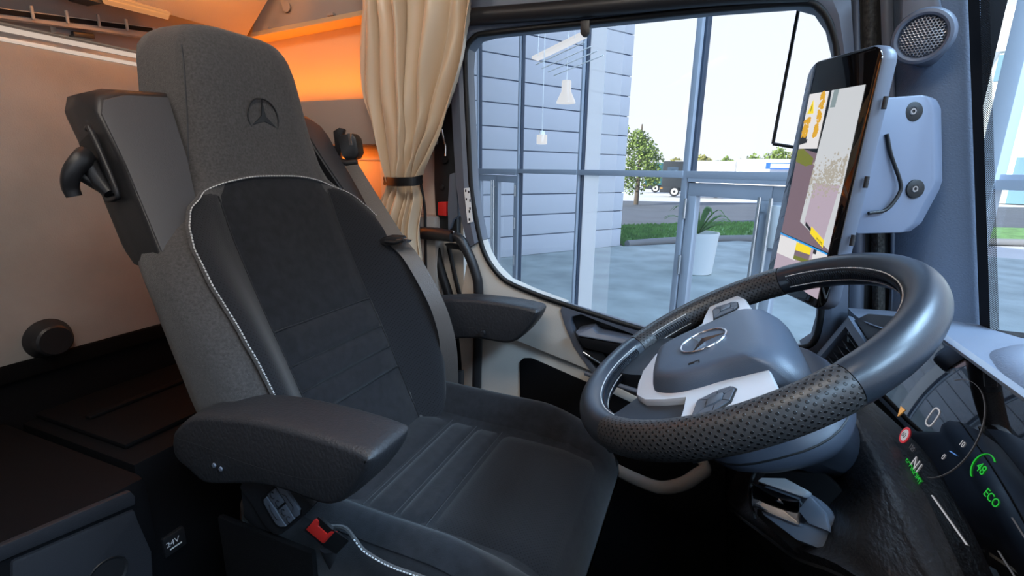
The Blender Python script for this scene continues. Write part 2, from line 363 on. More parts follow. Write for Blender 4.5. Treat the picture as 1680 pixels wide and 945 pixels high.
for q in ((-1.1834,1.0880,1.4185), (-0.9568,1.0880,1.4322)): box('clip', (q[0] - .01, q[1], q[2] - .003), (q[0] + .01, q[1] + .01, q[2] + .003), TAUPE, ub)
# round black knob on the beige rear panel
kn = root('wall_bumper', (-1.3400,0.5541,0.6669), 'round black rubber bumper on the beige rear panel', 'bumper')
lathe('disc', [(.001, .03), (.030, .03), (.034, .026), (.036, .010), (.045, .0), (.046, -.004)], (-1.3380,0.5533,0.6675), (1, 0, 0), PLAS, kn, 32)

# ------------------------------------------------------------------ lockers behind and beside the seat
fb = root('fridge_drawer_box', (-1.1, 0, 0), 'dark drawer unit between the seats at the lower left', 'drawer unit')
box('top_lid', (-1.340, -.5, .36), (-.868, .452, .52), DARKB, fb, 0.022)
box('body', (-1.335, -.5, .0), (-.885, .445, .36), DARKB, fb, 0.01)
prism('edge_trim', [(-0.8620,0.2432,0.5317), (-0.8620,0.2557,0.5322), (-0.8620,0.4177,0.5099), (-0.8620,0.4231,0.4954), (-0.8620,0.4208,0.4812), (-0.8620,0.2518,0.5103), (-0.8620,0.2395,0.5111)], (-.012, 0, 0), BOXM, fb, 0.002)
dr = prism('drawer', [(-0.8620,0.2630,0.5006), (-0.8620,0.4195,0.4725), (-0.8620,0.4205,0.4546), (-0.8620,0.4325,0.3755), (-0.8620,0.4080,0.1322), (-0.8620,0.2345,0.3384)], (-.02, 0, 0), BOXM, fb, 0.006)
lathe('finger_pull', [(.001, -.006), (.020, -.006), (.026, .0), (.030, .002), (.031, .0)], (-0.8600,0.3621,0.3875), (1, 0, 0), PLAS, dr, 24)
lk = root('bunk_locker', (-1.1, .8, 0), 'black locker under the bunk behind the seat', 'locker')
box('body', (-1.340, .475, .0), (-.955, 1.08, .50), DARKB, lk, 0.012)
box('lid', (-1.336, .50, .50), (-1.02, 1.07, .512), DARKB, lk, 0.005)
lathe('lid_screw', [(.001, .003), (.006, .003), (.008, 0)], (-1.3767,0.8202,0.5140), (0, 0, 1), CHROME, lk, 12)
box('handle_rib', (-1.21, .53, .512), (-1.19, .78, .520), DARKB, lk, 0.003)
sk = root('power_socket', (-0.9500,0.5159,0.2989), 'black 24 volt socket cap with white lettering', 'socket')
_c = (-0.9520,0.5170,0.2973)
box('cap', (_c[0] - .004, _c[1] - .022, _c[2] - .022), (_c[0] + .007, _c[1] + .022, _c[2] + .022), PLAS, sk, 0.004)
text('lettering', '24V', .0165, (_c[0] + .0075, _c[1] - .018, _c[2] - .001), (0, 1, 0), (0, 0, 1), WHITE, sk)
box('underline', (_c[0] + .007, _c[1] - .012, _c[2] - .010), (_c[0] + .0076, _c[1] + .012, _c[2] - .007), WHITE, sk)

# ------------------------------------------------------------------ driver's door
dr1 = root('door_1', (-.15, 1.1, .0), "driver's door with beige panel, dark armrest and large window", None, None, 'structure')
OP = [(-0.5256,1.0800,0.8771), (-0.5407,1.0800,0.9445), (-0.5521,1.0800,1.0181), (-0.5595,1.0800,1.1602), (-0.5649,1.0800,1.2818), (-0.5614,1.0800,1.3233), (-0.5394,1.0800,1.3447), (-0.5057,1.0800,1.3496), (-0.2908,1.0800,1.3519), (-0.0237,1.0800,1.3536), (0.1106,1.0800,1.3503), (0.1425,1.0800,1.3384), (0.1644,1.0800,1.3091), (0.1834,1.0800,1.2562), (0.1955,1.0800,1.1448), (0.2113,1.0800,0.9799), (0.2220,1.0800,0.8385), (0.2266,1.0800,0.7641), (0.2234,1.0800,0.7277), (0.2048,1.0800,0.7078)]
OU = [(-0.5583,1.0800,0.8546), (-0.5800,1.0800,0.9426), (-0.5911,1.0800,1.0171), (-0.5991,1.0800,1.1610), (-0.6037,1.0800,1.2841), (-0.6070,1.0800,1.3758), (-0.6058,1.0800,1.4389), (-0.5360,1.0800,1.4498), (-0.2955,1.0800,1.4452), (-0.0330,1.0800,1.4389), (0.1155,1.0800,1.4292), (0.1692,1.0800,1.4037), (0.1879,1.0800,1.3454), (0.2074,1.0800,1.2546), (0.2228,1.0800,1.1442), (0.2443,1.0800,0.9815), (0.2618,1.0800,0.8427), (0.2766,1.0800,0.7332), (0.2762,1.0800,0.6687), (0.2265,1.0800,0.6463)]
rings = []
for a, b in zip(OP, OU):
    a, b = Vector(a), Vector(b); m = a.lerp(b, .35); n = a.lerp(b, .08)
    rings.append([a + Vector((0, .05, 0)), a + Vector((0, .012, 0)), n, m + Vector((0, -.006, 0)), b, b + Vector((0, .05, 0))])
loft('window_frame', rings, SLATE, dr1)
WB = [(0.1311,1.0800,0.6921), (0.0493,1.0800,0.6846), (-0.1060,1.0800,0.6997), (-0.3015,1.0800,0.7379), (-0.3878,1.0800,0.7586), (-0.4531,1.0800,0.7796), (-0.4900,1.0800,0.8103), (-0.5121,1.0800,0.8426)]
loop = OP + WB
pane = [(x * 1.012, y + .045, 1.05 + (z - 1.05) * 1.055) for x, y, z in loop]
obj('pane', pane, [tuple(range(len(pane)))], CABGL, dr1, sharp=None)
tube('window_seal', [(x, y + .004, z) for x, y, z in loop], 0.0065, RUB, dr1, 8, closed=True, smooth=3)
# upper dark band over the window
tube('top_rail', [(-0.5932,1.0700,1.3847), (-0.2894,1.0700,1.3754), (-0.0258,1.0700,1.3724), (0.1232,1.0700,1.3644)], 0.018, PLAS, dr1, 12, smooth=4)
prism('sun_blind_tab', [(-0.2908,1.0850,1.3544), (-0.2701,1.0850,1.3548), (-0.2700,1.0850,1.3294), (-0.2761,1.0850,1.3228), (-0.2840,1.0850,1.3234), (-0.2896,1.0850,1.3298)], (0, -.012, 0), PLAS, dr1, 0.003)
# beige inner panel
prism('door_panel', [(-0.5591,1.0850,0.8538), (-0.5281,1.0850,0.8763), (-0.5144,1.0850,0.8417), (-0.4923,1.0850,0.8092), (-0.4552,1.0850,0.7783), (-0.3896,1.0850,0.7572), (-0.3044,1.0850,0.7363), (-0.2934,1.0850,0.6946), (-0.2633,1.0850,0.6366), (-0.1966,1.0850,0.5689), (-0.2732,1.0850,0.5888), (-0.4669,1.0850,0.6364), (-0.5916,1.0850,0.6336), (-0.5814,1.0850,0.7359)], (0, .05, 0), BEIGP, dr1, 0.004)
prism('lower_panel', [(-0.5997,1.1000,0.6365), (-0.4734,1.1000,0.6357), (-0.2772,1.1000,0.5873), (-0.1681,1.1000,0.5408), (0.0740,1.1000,0.4590), (0.1165,1.1000,0.0690), (-0.7274,1.1000,-0.2673), (-0.6353,1.1000,0.4408)], (0, .05, 0), BEIGP, dr1, 0.004)
pk = prism('pocket_recess', [(-0.4190,1.0960,0.5645), (-0.4090,1.0960,0.5764), (-0.3856,1.0960,0.5803), (-0.1964,1.0960,0.5290), (0.0888,1.0960,0.4415), (0.1350,1.0960,0.0257), (-0.1419,1.0960,-0.0905), (-0.4031,1.0960,-0.2002)], (0, .03, 0), DARKB, dr1, 0.004)
tube('pocket_rim', [(-0.1807,1.0300,0.3772), (-0.1421,1.0200,0.3708), (-0.0841,1.0100,0.3629), (-0.0363,1.0000,0.3659), (0.0068,1.0000,0.3877), (0.0365,1.0100,0.4139), (0.0504,1.0300,0.4202), (0.0337,1.0600,0.4282)], 0.011, TAUPE, dr1, 10, smooth=4, flat=1.4)
# dark armrest module
am = prism('armrest_module', [(-0.3085,1.1050,0.7307), (-0.1085,1.1050,0.6916), (0.0504,1.1050,0.6761), (0.1342,1.1050,0.6838), (0.2117,1.1050,0.7003), (0.2463,1.1050,0.6121), (0.0994,1.1050,0.4624), (-0.1047,1.1050,0.4624), (-0.2002,1.1050,0.5601), (-0.2714,1.1050,0.6316), (-0.3020,1.1050,0.6876)], (0, .03, 0), PLAS, dr1, 0.003)
prism('sill_trim', [(-0.3046,1.0800,0.7391), (-0.1061,1.0800,0.7012), (0.0491,1.0800,0.6859), (0.1310,1.0800,0.6934), (0.2046,1.0800,0.7091), (0.2073,1.0800,0.6897), (0.0517,1.0800,0.6624), (-0.1072,1.0800,0.6805), (-0.2302,1.0800,0.7107), (-0.2586,1.0800,0.7190), (-0.2806,1.0800,0.7101), (-0.2829,1.0800,0.6944), (-0.2677,1.0800,0.6610), (-0.2430,1.0800,0.6196), (-0.2032,1.0800,0.5745), (-0.1790,1.0800,0.5394), (-0.1937,1.0800,0.5397), (-0.2337,1.0800,0.5865), (-0.2741,1.0800,0.6366), (-0.2978,1.0800,0.6877), (-0.3100,1.0800,0.7216)], (0, .03, 0), SLATE, am, 0.003)
prism('pull_ledge', [(-0.2638,1.0500,0.6834), (-0.2248,1.0600,0.6963), (-0.2127,1.0600,0.6846), (-0.1344,1.0600,0.6815), (0.0154,1.0600,0.6581), (0.0172,1.0500,0.6425), (-0.1402,1.0500,0.6708), (-0.2560,1.0500,0.6740)], (0, .05, 0), SLATE, am, 0.004)
prism('pull_grip', [(-0.2564,1.0520,0.6717), (-0.1403,1.0520,0.6687), (0.0174,1.0520,0.6403), (0.0204,1.0600,0.6091), (-0.1390,1.0600,0.6320), (-0.2453,1.0600,0.6449)], (0, .04, 0), PLAS, am, 0.004)
lv = prism('door_lever', [(-0.2486,1.0750,0.6345), (-0.1984,1.0750,0.6333), (-0.1886,1.0750,0.6150), (-0.2022,1.0750,0.6002), (-0.2324,1.0750,0.6107)], (0, .01, 0), PLAS, am, 0.002)
tube('chrome_edge', [(-0.2460,1.0720,0.6282), (-0.2288,1.0700,0.6209), (-0.1986,1.0700,0.6059)], 0.0035, CHROME, lv, 8)
tube('lower_rail', [(-0.2383,1.0700,0.5769), (-0.1481,1.0600,0.5636), (-0.0113,1.0600,0.5441)], 0.006, SLATE, am, 8)
# label on the window frame
lb = root('instruction_label', (-0.5534,1.0720,0.9624), 'white pictogram label on the dark door frame beside the window', 'label')
prism('label_sheet', [(-0.5641,1.0705,1.0048), (-0.5490,1.0705,1.0067), (-0.5394,1.0705,0.9243), (-0.5546,1.0705,0.9205)], (0, .001, 0), WHITE, lb)
for u0 in ((-0.5588,1.0700,0.9991), (-0.5505,1.0700,0.9965), (-0.5573,1.0700,0.9786), (-0.5473,1.0700,0.9760), (-0.5474,1.0700,0.9568), (-0.5491,1.0700,0.9493), (-0.5492,1.0700,0.9298)):
    box('pictogram', (u0[0] - .0018, u0[1], u0[2] - .003), (u0[0] + .0018, u0[1] + .0004, u0[2] + .003), PLAS, lb)
# thin black rod frame outside the window
rf = root('outside_rod_frame', (0.1148,1.2600,1.1149), 'thin black bent rod frame outside the door window', 'frame')
tube('rod', [(0.1339,1.2600,1.4372), (0.1286,1.2600,1.4039), (0.1147,1.2600,1.1163)], 0.0035, RUB, rf, 8)
tube('cross_rod', [(0.1147,1.2600,1.1163), (0.1612,1.2600,1.1083), (0.2065,1.2600,1.1082)], 0.0035, RUB, rf, 8)

# ------------------------------------------------------------------ pillar behind the door
bp_ = root('trim_1', (-.7, 1.12, 0), 'beige and black door pillar with seals behind the door', None, None, 'structure')
box('pillar_cover', (-.86, 1.135, 0.0), (-.60, 1.19, 1.46), BEIGP, bp_, 0.004)
prism('black_strip', [(-0.6625,1.1150,1.4942), (-0.6038,1.1150,1.4873), (-0.6102,1.1150,1.0161), (-0.6084,1.1150,0.8831), (-0.6712,1.1150,0.8791), (-0.6752,1.1150,1.0145)], (0, .03, 0), PLAS, bp_, 0.003)
prism('lock_striker_cover', [(-0.6210,1.1000,1.0372), (-0.6052,1.1000,1.0420), (-0.6003,1.1000,1.0166), (-0.5979,1.1000,0.9325), (-0.6122,1.1000,0.9240), (-0.6216,1.1000,0.8983), (-0.6271,1.1000,0.8948), (-0.6278,1.1000,0.9545)], (0, .02, 0), SLATE, bp_, 0.003)
prism('red_tab', [(-0.6564,1.1000,0.9673), (-0.6311,1.1000,0.9683), (-0.6318,1.1000,0.9308), (-0.6572,1.1000,0.9327)], (0, .02, 0), RED, bp_, 0.003)
lathe('bolt_head', [(.001, .004), (.006, .004), (.007, 0)], (-0.6481,1.1120,1.0044), (0, -1, 0), PLAS, bp_, 12)
lathe('upper_bolt', [(.001, .006), (.007, .006), (.009, 0)], (-0.6378,1.1120,1.0717), (0, -1, 0), RUB, bp_, 14)
tube('rubber_seal', [(-0.6762,1.1100,0.8613), (-0.6591,1.1100,0.7896), (-0.6305,1.1100,0.7076), (-0.6091,1.1100,0.6234), (-0.5973,1.1100,0.4811), (-0.5982,1.1100,0.2100)], 0.013, RUB, bp_, 10, smooth=4)
tube('inner_seal', [(-0.6391,1.1200,0.8560), (-0.6165,1.1200,0.7580), (-0.5895,1.1200,0.6582), (-0.5809,1.1200,0.5531), (-0.5833,1.1200,0.2079)], 0.006, RUB, bp_, 8, smooth=4)
tube('cable', [(-0.7058,1.0900,1.0601), (-0.7001,1.0900,1.0144), (-0.6895,1.0900,0.9446), (-0.6904,1.0900,0.8564), (-0.6913,1.0900,0.7054)], 0.004, RUB, bp_, 8, smooth=4)
tube('wire_hook', [(-0.6398,1.1000,1.1463), (-0.6351,1.1000,1.1230), (-0.6302,1.1000,1.1054), (-0.6307,1.1000,1.0819)], 0.0025, CHROME, bp_, 8, smooth=3)
gh = root('grab_handle', (-0.6102,1.0700,0.8881), 'bent black grab handle on the door pillar behind the seat', 'handle')
tube('bar', [(-0.5979,1.0700,0.8874), (-0.5709,1.0650,0.8774), (-0.5472,1.0650,0.8391), (-0.5303,1.0650,0.7985), (-0.5218,1.0650,0.7551), (-0.5237,1.0650,0.6160), (-0.5275,1.0650,0.4775), (-0.5280,1.0650,0.2563)], 0.0125, PLAS, gh, 12, smooth=5)
tube('upper_mount', [(-0.7013,1.0850,0.8854), (-0.6435,1.0750,0.8870), (-0.5889,1.0600,0.8860)], [0.016, 0.017, 0.015], PLAS, gh, 12)
lathe('screw', [(.001, .004), (.004, .004), (.0045, 0)], (-0.5765,1.0350,0.9003), (0, -1, 0), CHROME, gh, 12)
prism('mount_foot', [(-0.6289,1.0800,0.8621), (-0.5861,1.0800,0.8620), (-0.5723,1.0800,0.8441), (-0.5863,1.0800,0.8494), (-0.6147,1.0800,0.8504)], (0, .03, 0), PLAS, gh, 0.002)

# ------------------------------------------------------------------ windscreen pillar
wp_ = root('windscreen_pillar', (.3, 1.05, .8), 'slate grained windscreen pillar with door seals', None, None, 'structure')
def strip(name, pts_a, pts_b, m, thick, parent, bulge=0.0):
    rings = []
    for a, b in zip(crom(pts_a, 4), crom(pts_b, 4)):
        d = b - a; nrm = Vector((d.y, -d.x, 0)).normalized()
        if nrm.y > 0: nrm = -nrm
        rings.append([a - nrm * thick, a] + [a.lerp(b, t) + nrm * (bulge * (1 - (2 * t - 1) ** 2)) for t in (.15, .35, .5, .65, .85)] + [b, b - nrm * thick])
    return loft(name, rings, m, parent)
strip('pillar_cover', [(0.2094,1.0900,1.5767), (0.2685,1.0900,1.2448), (0.3032,1.0900,1.0384), (0.3218,1.0900,0.9054), (0.3427,1.0900,0.7400)], [(0.2970,1.0350,1.5309), (0.3566,1.0350,1.2287), (0.3969,1.0350,1.0416), (0.4238,1.0350,0.9223), (0.4585,1.0350,0.7760)], PILLAR, .06, wp_, .022)
strip('door_frame_strip', [(0.1550,1.0950,1.5900), (0.2035,1.0950,1.2898), (0.2409,1.0950,1.0368), (0.2656,1.0950,0.8520), (0.2943,1.0950,0.6527)], [(0.1603,1.0950,1.5890), (0.2145,1.0950,1.2890), (0.2619,1.0950,1.0373), (0.2891,1.0950,0.8544), (0.3164,1.0950,0.6568)], SLATE, .03, wp_, .006)
strip('flock_seal', [(0.1649,1.0900,1.5855), (0.2172,1.0900,1.2876), (0.2663,1.0900,1.0375), (0.2993,1.0900,0.8564), (0.3307,1.0900,0.6615)], [(0.1865,1.0850,1.5786), (0.2377,1.0850,1.2848), (0.2872,1.0850,1.0381), (0.3186,1.0850,0.8594), (0.3504,1.0850,0.6672)], FUZZ, .03, wp_, .012)
strip('black_gap', [(0.1619,1.1000,1.5912), (0.2136,1.1000,1.2902), (0.2612,1.1000,1.0372), (0.2884,1.1000,0.8533), (0.3138,1.1000,0.6543)], [(0.2182,1.1000,1.5802), (0.2722,1.1000,1.2856), (0.3142,1.1000,1.0385), (0.3418,1.1000,0.8587), (0.3726,1.1000,0.6652)], RUB, .05, wp_)
strip('edge_trim', [(0.1873,1.0800,1.5759), (0.2420,1.0800,1.2833), (0.2959,1.0900,1.0382), (0.3276,1.0900,0.8593), (0.3549,1.0900,0.6660)], [(0.2032,1.0750,1.5701), (0.2583,1.0750,1.2809), (0.3054,1.0850,1.0386), (0.3353,1.0850,0.8611), (0.3638,1.0850,0.6697)], SLATE, .02, wp_, .004)
# tweeter on the pillar
tw = root('tweeter_speaker', (0.2790,1.0000,1.2617), 'small round tweeter with metal mesh grille high on the pillar', 'speaker')
_c = Vector((0.2782,1.0000,1.2618)); _ax = Vector((-0.42, -0.88, -0.20)).normalized()
prism('housing', [(0.2375,1.0300,1.3778), (0.2723,1.0000,1.3631), (0.3055,1.0000,1.2699), (0.3076,1.0000,1.2423), (0.2966,1.0000,1.2274), (0.2781,1.0000,1.2232), (0.2631,1.0200,1.2389), (0.2557,1.0300,1.2705)], (.02, .05, 0), SLATE, tw, 0.006)
lathe('bezel', [(.030, -.02), (.040, -.01), (.0405, .002), (.038, .009), (.034, .011), (.0305, .009), (.030, .002)], _c, _ax, SLATE, tw, 40)
lathe('cone', [(.001, .000), (.031, .000), (.031, -.01)], _c, _ax, RUB, tw, 24)
def mesh_grille(name, c, ax, R, m, parent, pitch=.0046, hole=.0018):
    ax = ax.normalized(); u = ax.cross(Vector((0, 0, 1))).normalized(); w = u.cross(ax); V = []; F = []
    n = int(R / pitch) + 2
    for j in range(-n, n + 1):
        for i in range(-n, n + 1):
            x = pitch * (i + (.5 if j % 2 else 0)); y = pitch * .866 * j
            if math.hypot(x, y) > R - pitch * .4: continue
            b = len(V); r1 = pitch * .577
            for k in range(6):
                a = math.radians(30 + 60 * k)
                for rr, h in ((r1, 0), (hole, .0003), (hole, -.0012)):
                    X, Y = x + rr * math.cos(a), y + rr * math.sin(a)
                    V.append(c + u * X + w * Y + ax * (h + .004 * (1 - (X * X + Y * Y) / R / R)))
            for k in range(6):
                p, q = b + 3 * k, b + 3 * ((k + 1) % 6)
                F += [(p, q, q + 1, p + 1), (p + 1, q + 1, q + 2, p + 2)]
    return obj(name, V, F, m, parent, sharp=None, clean=False)
g_ = mesh_grille('mesh_grille', _c + _ax * .004, _ax, .0305, mat('grille_steel', (.38, .39, .41), .35, metal=.8), tw); tag(g_, kind='stuff')
# ------------------------------------------------------------------ driver's seat
YC = 0.70
seat = root('driver_seat', (-.45, YC, 0), 'black suede driver seat with charcoal headrest and pale stitching', 'seat')
px_ = smooth_tab([(.40, -.50), (.45, -.525), (.53, -.566), (.60, -.594), (.70, -.637), (.80, -.688), (.90, -.731), (.97, -.760), (1.04, -.776), (1.12, -.787), (1.25, -.800), (1.30, -.815)], .05)
hw_ = smooth_tab([(.40, .15), (.50, .19), (.60, .226), (.70, .238), (.80, .245), (.90, .242), (.95, .226), (.985, .196), (1.01, .168), (1.04, .150), (1.12, .132), (1.25, .112), (1.3, .108)], .02)
bo_ = smooth_tab([(.40, .02), (.45, .03), (.53, .045), (.60, .060), (.70, .078), (.80, .085), (.90, .052), (.95, .028), (1.0, .004), (1.02, 0)], .03)
th_ = smooth_tab([(.40, .13), (.60, .10), (.66, .092), (.76, .062), (.83, .045), (.90, .045), (1.0, .08), (1.1, .135), (1.25, .14), (1.3, .13)], .04)
def FX(z, l):
    """front surface of the backrest: x at height z and sideways offset l from the seat's middle"""
    h = hw_(z); return px_(z) + bo_(z) * sstep(.120, h - .022, abs(l)) - .012 * sstep(.55, 1.0, abs(l) / h) * (1 if z > 1.0 else 0)
rings = []
ZS = [.475 + .025 * i for i in range(32)] + [1.262, 1.272, 1.279, 1.283]
for z in ZS:
    k = max(0.0, (z - 1.235) / .048); s = math.sqrt(max(0.0, 1 - k * k)) * .35 + .65 if z > 1.235 else 1.0
    sd = math.sqrt(max(0.0, 1 - k * k)) * .6 + .4 if z > 1.235 else 1.0
    h = hw_(z) * s; ring = []; N = 28
    for i in range(N + 1):
        l = -h + 2 * h * i / N; e = abs(l) / h
        ring.append(Vector((FX(z, l / s) - .016 * max(0, (e - .86) / .14) ** 2 - .03 * (1 - sd), YC + l, z)))
    t = th_(z) * sd; xf = px_(z) - .03 * (1 - sd)
    fl = .026 * sstep(1.02, .9, z) if z < 1.02 else 0.0
    fl = .022 * (1 - sstep(.88, 1.0, z))
    xr, xl = FX(z, h / s), FX(z, -h / s)
    for a, q in ((.12, 1.0), (.35, 1.15), (.65, 1.1), (.88, .7)):
        ring.append(Vector((xr - .016 + (xf - t - xr) * a, YC + h + fl * q, z)))
    for i in range(9): ring.append(Vector((xf - t - .006, YC + (h - .02) * (1 - 2 * i / 8), z)))
    for a, q in ((.88, .7), (.65, 1.1), (.35, 1.15), (.12, 1.0)):
        ring.append(Vector((xl - .016 + (xf - t - xl) * a, YC - h - fl * q, z)))
    rings.append(ring)
bk = loft('backrest', rings, GREYF, seat, sharp=70); tag(bk, 'charcoal woven backrest with integrated headrest')
# outline of the suede insert (half width at height z)
pw_ = lambda z: lerp([(.50, .182), (.60, .214), (.70, .226), (.80, .234), (.88, .233), (.93, .224), (.96, .210), (.985, .190), (1.005, .158), (1.020, .118), (1.030, .070), (1.034, .0)], z)
def zarch(l):
    a, b = .93, 1.034
    for _ in range(30):
        m = (a + b) / 2
        if pw_(m) > abs(l): a = m
        else: b = m
    return a
def panel(name, f, nu, nv, m, puff, parent=bk, off=.0035):
    """padded panel on the backrest: f(a,b) gives (l, z); edges tuck in"""
    def g(a, b):
        l, z = f(a, b); e = min(a, 1 - a, .5) * nu * .5; e2 = min(b, 1 - b, .5) * nv * .5
        w = min(1, e) * min(1, e2); c = (1 - (2 * a - 1) ** 4) * (1 - (2 * b - 1) ** 4)
        return Vector((FX(z, l) + (.0005 + (off - .0005) * w) + puff * c, YC + l, z))
    V, F, uv = gridVF(g, nu, nv); uv = [(v.y, v.z) for v in V]
    return obj(name, V, F, m, parent, sharp=60, uv=uv)
SE = .128
panel('upper_panel', lambda a, b: (-SE + 2 * SE * a, .772 + (zarch(-SE + 2 * SE * a) - .772) * b), 20, 20, FAB, .004)
for z0, z1 in ((.7125, .7730), (.6685, .7140), (.6245, .6700), (.50, .6260)):
    panel('back_cushion_panel', lambda a, b: (-SE + 2 * SE * a, z0 + (z1 - z0) * b), 20, 10, FAB, .005)
for s in (-1, 1):
    panel('side_bolster', lambda a, b: (s * (SE - .0015 + (pw_(.50 + .512 * b) - SE + .0015) * a), .50 + .512 * b), 12, 40, FABP, .002)
for z in (.7725, .7130, .6690, .6250):
    tube('seam', [Vector((FX(z, -SE + 2 * SE * i / 20) + .0016, YC - SE + 2 * SE * i / 20, z)) for i in range(21)], .0016, RUB, bk, 6)
for s in (-1, 1):
    tube('seam', [Vector((FX(.50 + .0125 * i, s * (SE - .0008)) + .0012, YC + s * (SE - .0008), .50 + .0125 * i)) for i in range(41)], .0016, RUB, bk, 6)
path = [(-pw_(.50 + .01 * i), .50 + .01 * i) for i in range(48)]
path += [(-l, zarch(l)) for l in (.19, .17, .15, .13, .11, .09, .06, .03)]
path = path + [(-l, z) for l, z in path[::-1] if z > .66]
PIP = crom([Vector((FX(z, l) + .0015, YC + l, z)) for l, z in path], 3)
tube('piping', PIP, .0032, GREYF, bk, 6)
stitches('white_stitching', [p + Vector((.0045, 0, .0)) for p in PIP], STITCH, bk, .004, .002, .0011)
# seams on the headrest sides
for s in (-1, 1):
    pts = [Vector((FX(z, s * hw_(z)) - .012, YC + s * (hw_(z) * .985), z)) for z in [1.0 + .02 * i for i in range(13)]]
    tube('side_seam', pts, .0012, DTHREAD, bk, 5)
# round star emblem pressed into the headrest
_hc = Vector((-0.7753,0.7000,1.1374)); _hx = FX(_hc.z, 0)
em = Vector((_hx + .0008, _hc.y, _hc.z)); R = .0335
tube('emblem_ring', [em + Vector((-.2 * 0, R * math.cos(a), R * math.sin(a))) for a in [2 * math.pi * i / 40 for i in range(40)]], .0016, RUB, bk, 6, closed=True)
st_ = []
for i in range(6):
    a = math.radians(90 + 60 * i); rr = R * .97 if i % 2 == 0 else R * .17
    st_.append(em + Vector((0, -rr * math.cos(a), rr * math.sin(a))))
prism('emblem_star', st_, (.0016, 0, 0), RUB, bk)
# shoulder wings left and right of the headrest
def wing(s, lab):
    D = lambda l, x, z: Vector((x, YC + s * l, z))
    PX = lambda l, z: -.755 - .615 * (z - .984) - .28 * (l - .17)
    front = [D(.130, -.842, 1.168), D(.205, -.846, 1.160), D(.232, -.852, 1.148), D(.240, -.850, 1.125), D(.238, -.80, 1.03), D(.252, -.735, .905), D(.246, -.725, .898), D(.165, -.742, .985), D(.150, -.752, 1.0)]
    front = [Vector((PX((p.y - YC) * s, p.z), p.y, p.z)) for p in [D(.128, 0, 1.166), D(.190, 0, 1.162), D(.222, 0, 1.150), D(.234, 0, 1.128), D(.238, 0, 1.05), D(.252, 0, .920), D(.250, 0, .902), D(.236, 0, .905), D(.172, 0, .985), D(.150, 0, 1.06)]]
    cen = sum(front, Vector()) / len(front)
    rings = []
    for k, dx in ((.93, .004), (.985, .001), (1.0, -.006), (1.03, -.045), (1.0, -.075), (.9, -.085)):
        rings.append([cen + (p - cen) * k + Vector((dx, 0, 0)) for p in front])
    w = loft('shoulder_wing', rings, PLAS, seat, sharp=40); tag(w, lab)
    pan = [cen + (p - cen) * .93 + Vector((.0045, 0, 0)) for p in front]
    prism('wing_panel', pan, (.004, 0, 0), LEATH, w, .002)
    return w
wL = wing(-1, 'dark grey wing with a black hook at the near shoulder of the seat')
wR = wing(1, 'dark shoulder wing beside the belt on the far side of the seat')
tube('slot_rim', [(-0.8612,0.4520,1.0987), (-0.8482,0.4500,1.0950), (-0.8110,0.4480,1.0141), (-0.8148,0.4480,1.0007), (-0.8399,0.4500,0.9970)], .004, PLAS, wL, 8, smooth=3)
prism('slot', [(-0.8941,0.4540,1.0792), (-0.8616,0.4540,1.0954), (-0.8261,0.4520,1.0064), (-0.8541,0.4520,1.0019)], (0, .01, 0), RUB, wL, .002)
_a = [(-0.8552,0.4400,1.0585), (-0.8476,0.4300,1.0532), (-0.8476,0.4200,1.0420), (-0.8506,0.4150,1.0292), (-0.8553,0.4150,1.0155), (-0.8546,0.4170,1.0033)]
tube('hook', crom(_a, 5), [.0125 - .0045 * i / 25 for i in range(26)], PLAS, wL, 12, flat=1.3)
tube('hook_arm', [(-0.8558,0.4400,1.0568), (-0.8561,0.4450,1.0395), (-0.8478,0.4500,1.0201), (-0.8350,0.4520,1.0061)], [.011, .014, .012, .008], PLAS, wL, 10, smooth=0)
tube('hook_web', [(-0.8611,0.4300,1.0350), (-0.8564,0.4400,1.0272), (-0.8486,0.4500,1.0174)], [.008, .009, .010], PLAS, wL, 8)
# seat cushion
def ztop(x): return lerp([(-.66, .500), (-.60, .508), (-.50, .506), (-.40, .503), (-.30, .503), (-.22, .500), (-.17, .488), (-.145, .470), (-.130, .445), (-.125, .415), (-.13, .385)], x)
XS = [-.66, -.62, -.58, -.54, -.50, -.46, -.42, -.38, -.34, -.30, -.26, -.22, -.19, -.165, -.148]
def bol(x, l): return (.050 * sstep(.15, .215, abs(l)) - .012 * sstep(.21, .26, abs(l))) * (sstep(-.13, -.30, x) * .75 + .25)
def ZC(x, l): return ztop(x) + bol(x, l) - .006 * math.cos(l / .16 * math.pi / 2) * (1 if abs(l) < .16 else 0)
def sstep(a, b, x):
    t = max(0.0, min(1.0, (x - a) / (b - a))); return t * t * (3 - 2 * t)
HWc = .262
rings = []
for x, k in [(-.66, .9)] + [(x, 1.0) for x in XS[1:]] + [(-.136, .995), (-.129, .985), (-.126, .97)]:
    z0 = ztop(x) if x < -.14 else {-.136: .452, -.129: .432, -.126: .41}[x]
    ring = []; N = 30; h = HWc * k
    zb = .36 + max(0, (x + .22) * .75) if x < -.14 else {-.136: .428, -.129: .430, -.126: .410}[x] - .006
    for i in range(N + 1):
        l = -h + 2 * h * i / N; e = abs(l) / h
        ring.append(Vector((x, YC + l, z0 + bol(x, l) * (1 if x < -.14 else .5) - .03 * max(0, (e - .88) / .12) ** 2)))
    ring += [Vector((x, YC + h + .004, z0 - .02)), Vector((x, YC + h + .004, (z0 + zb) / 2)), Vector((x, YC + h - .01, zb)), Vector((x, YC, zb)), Vector((x, YC - h + .01, zb)), Vector((x, YC - h - .004, (z0 + zb) / 2)), Vector((x, YC - h - .004, z0 - .02))]
    rings.append(ring)
cu = loft('seat_cushion', rings, FAB, seat, sharp=60)
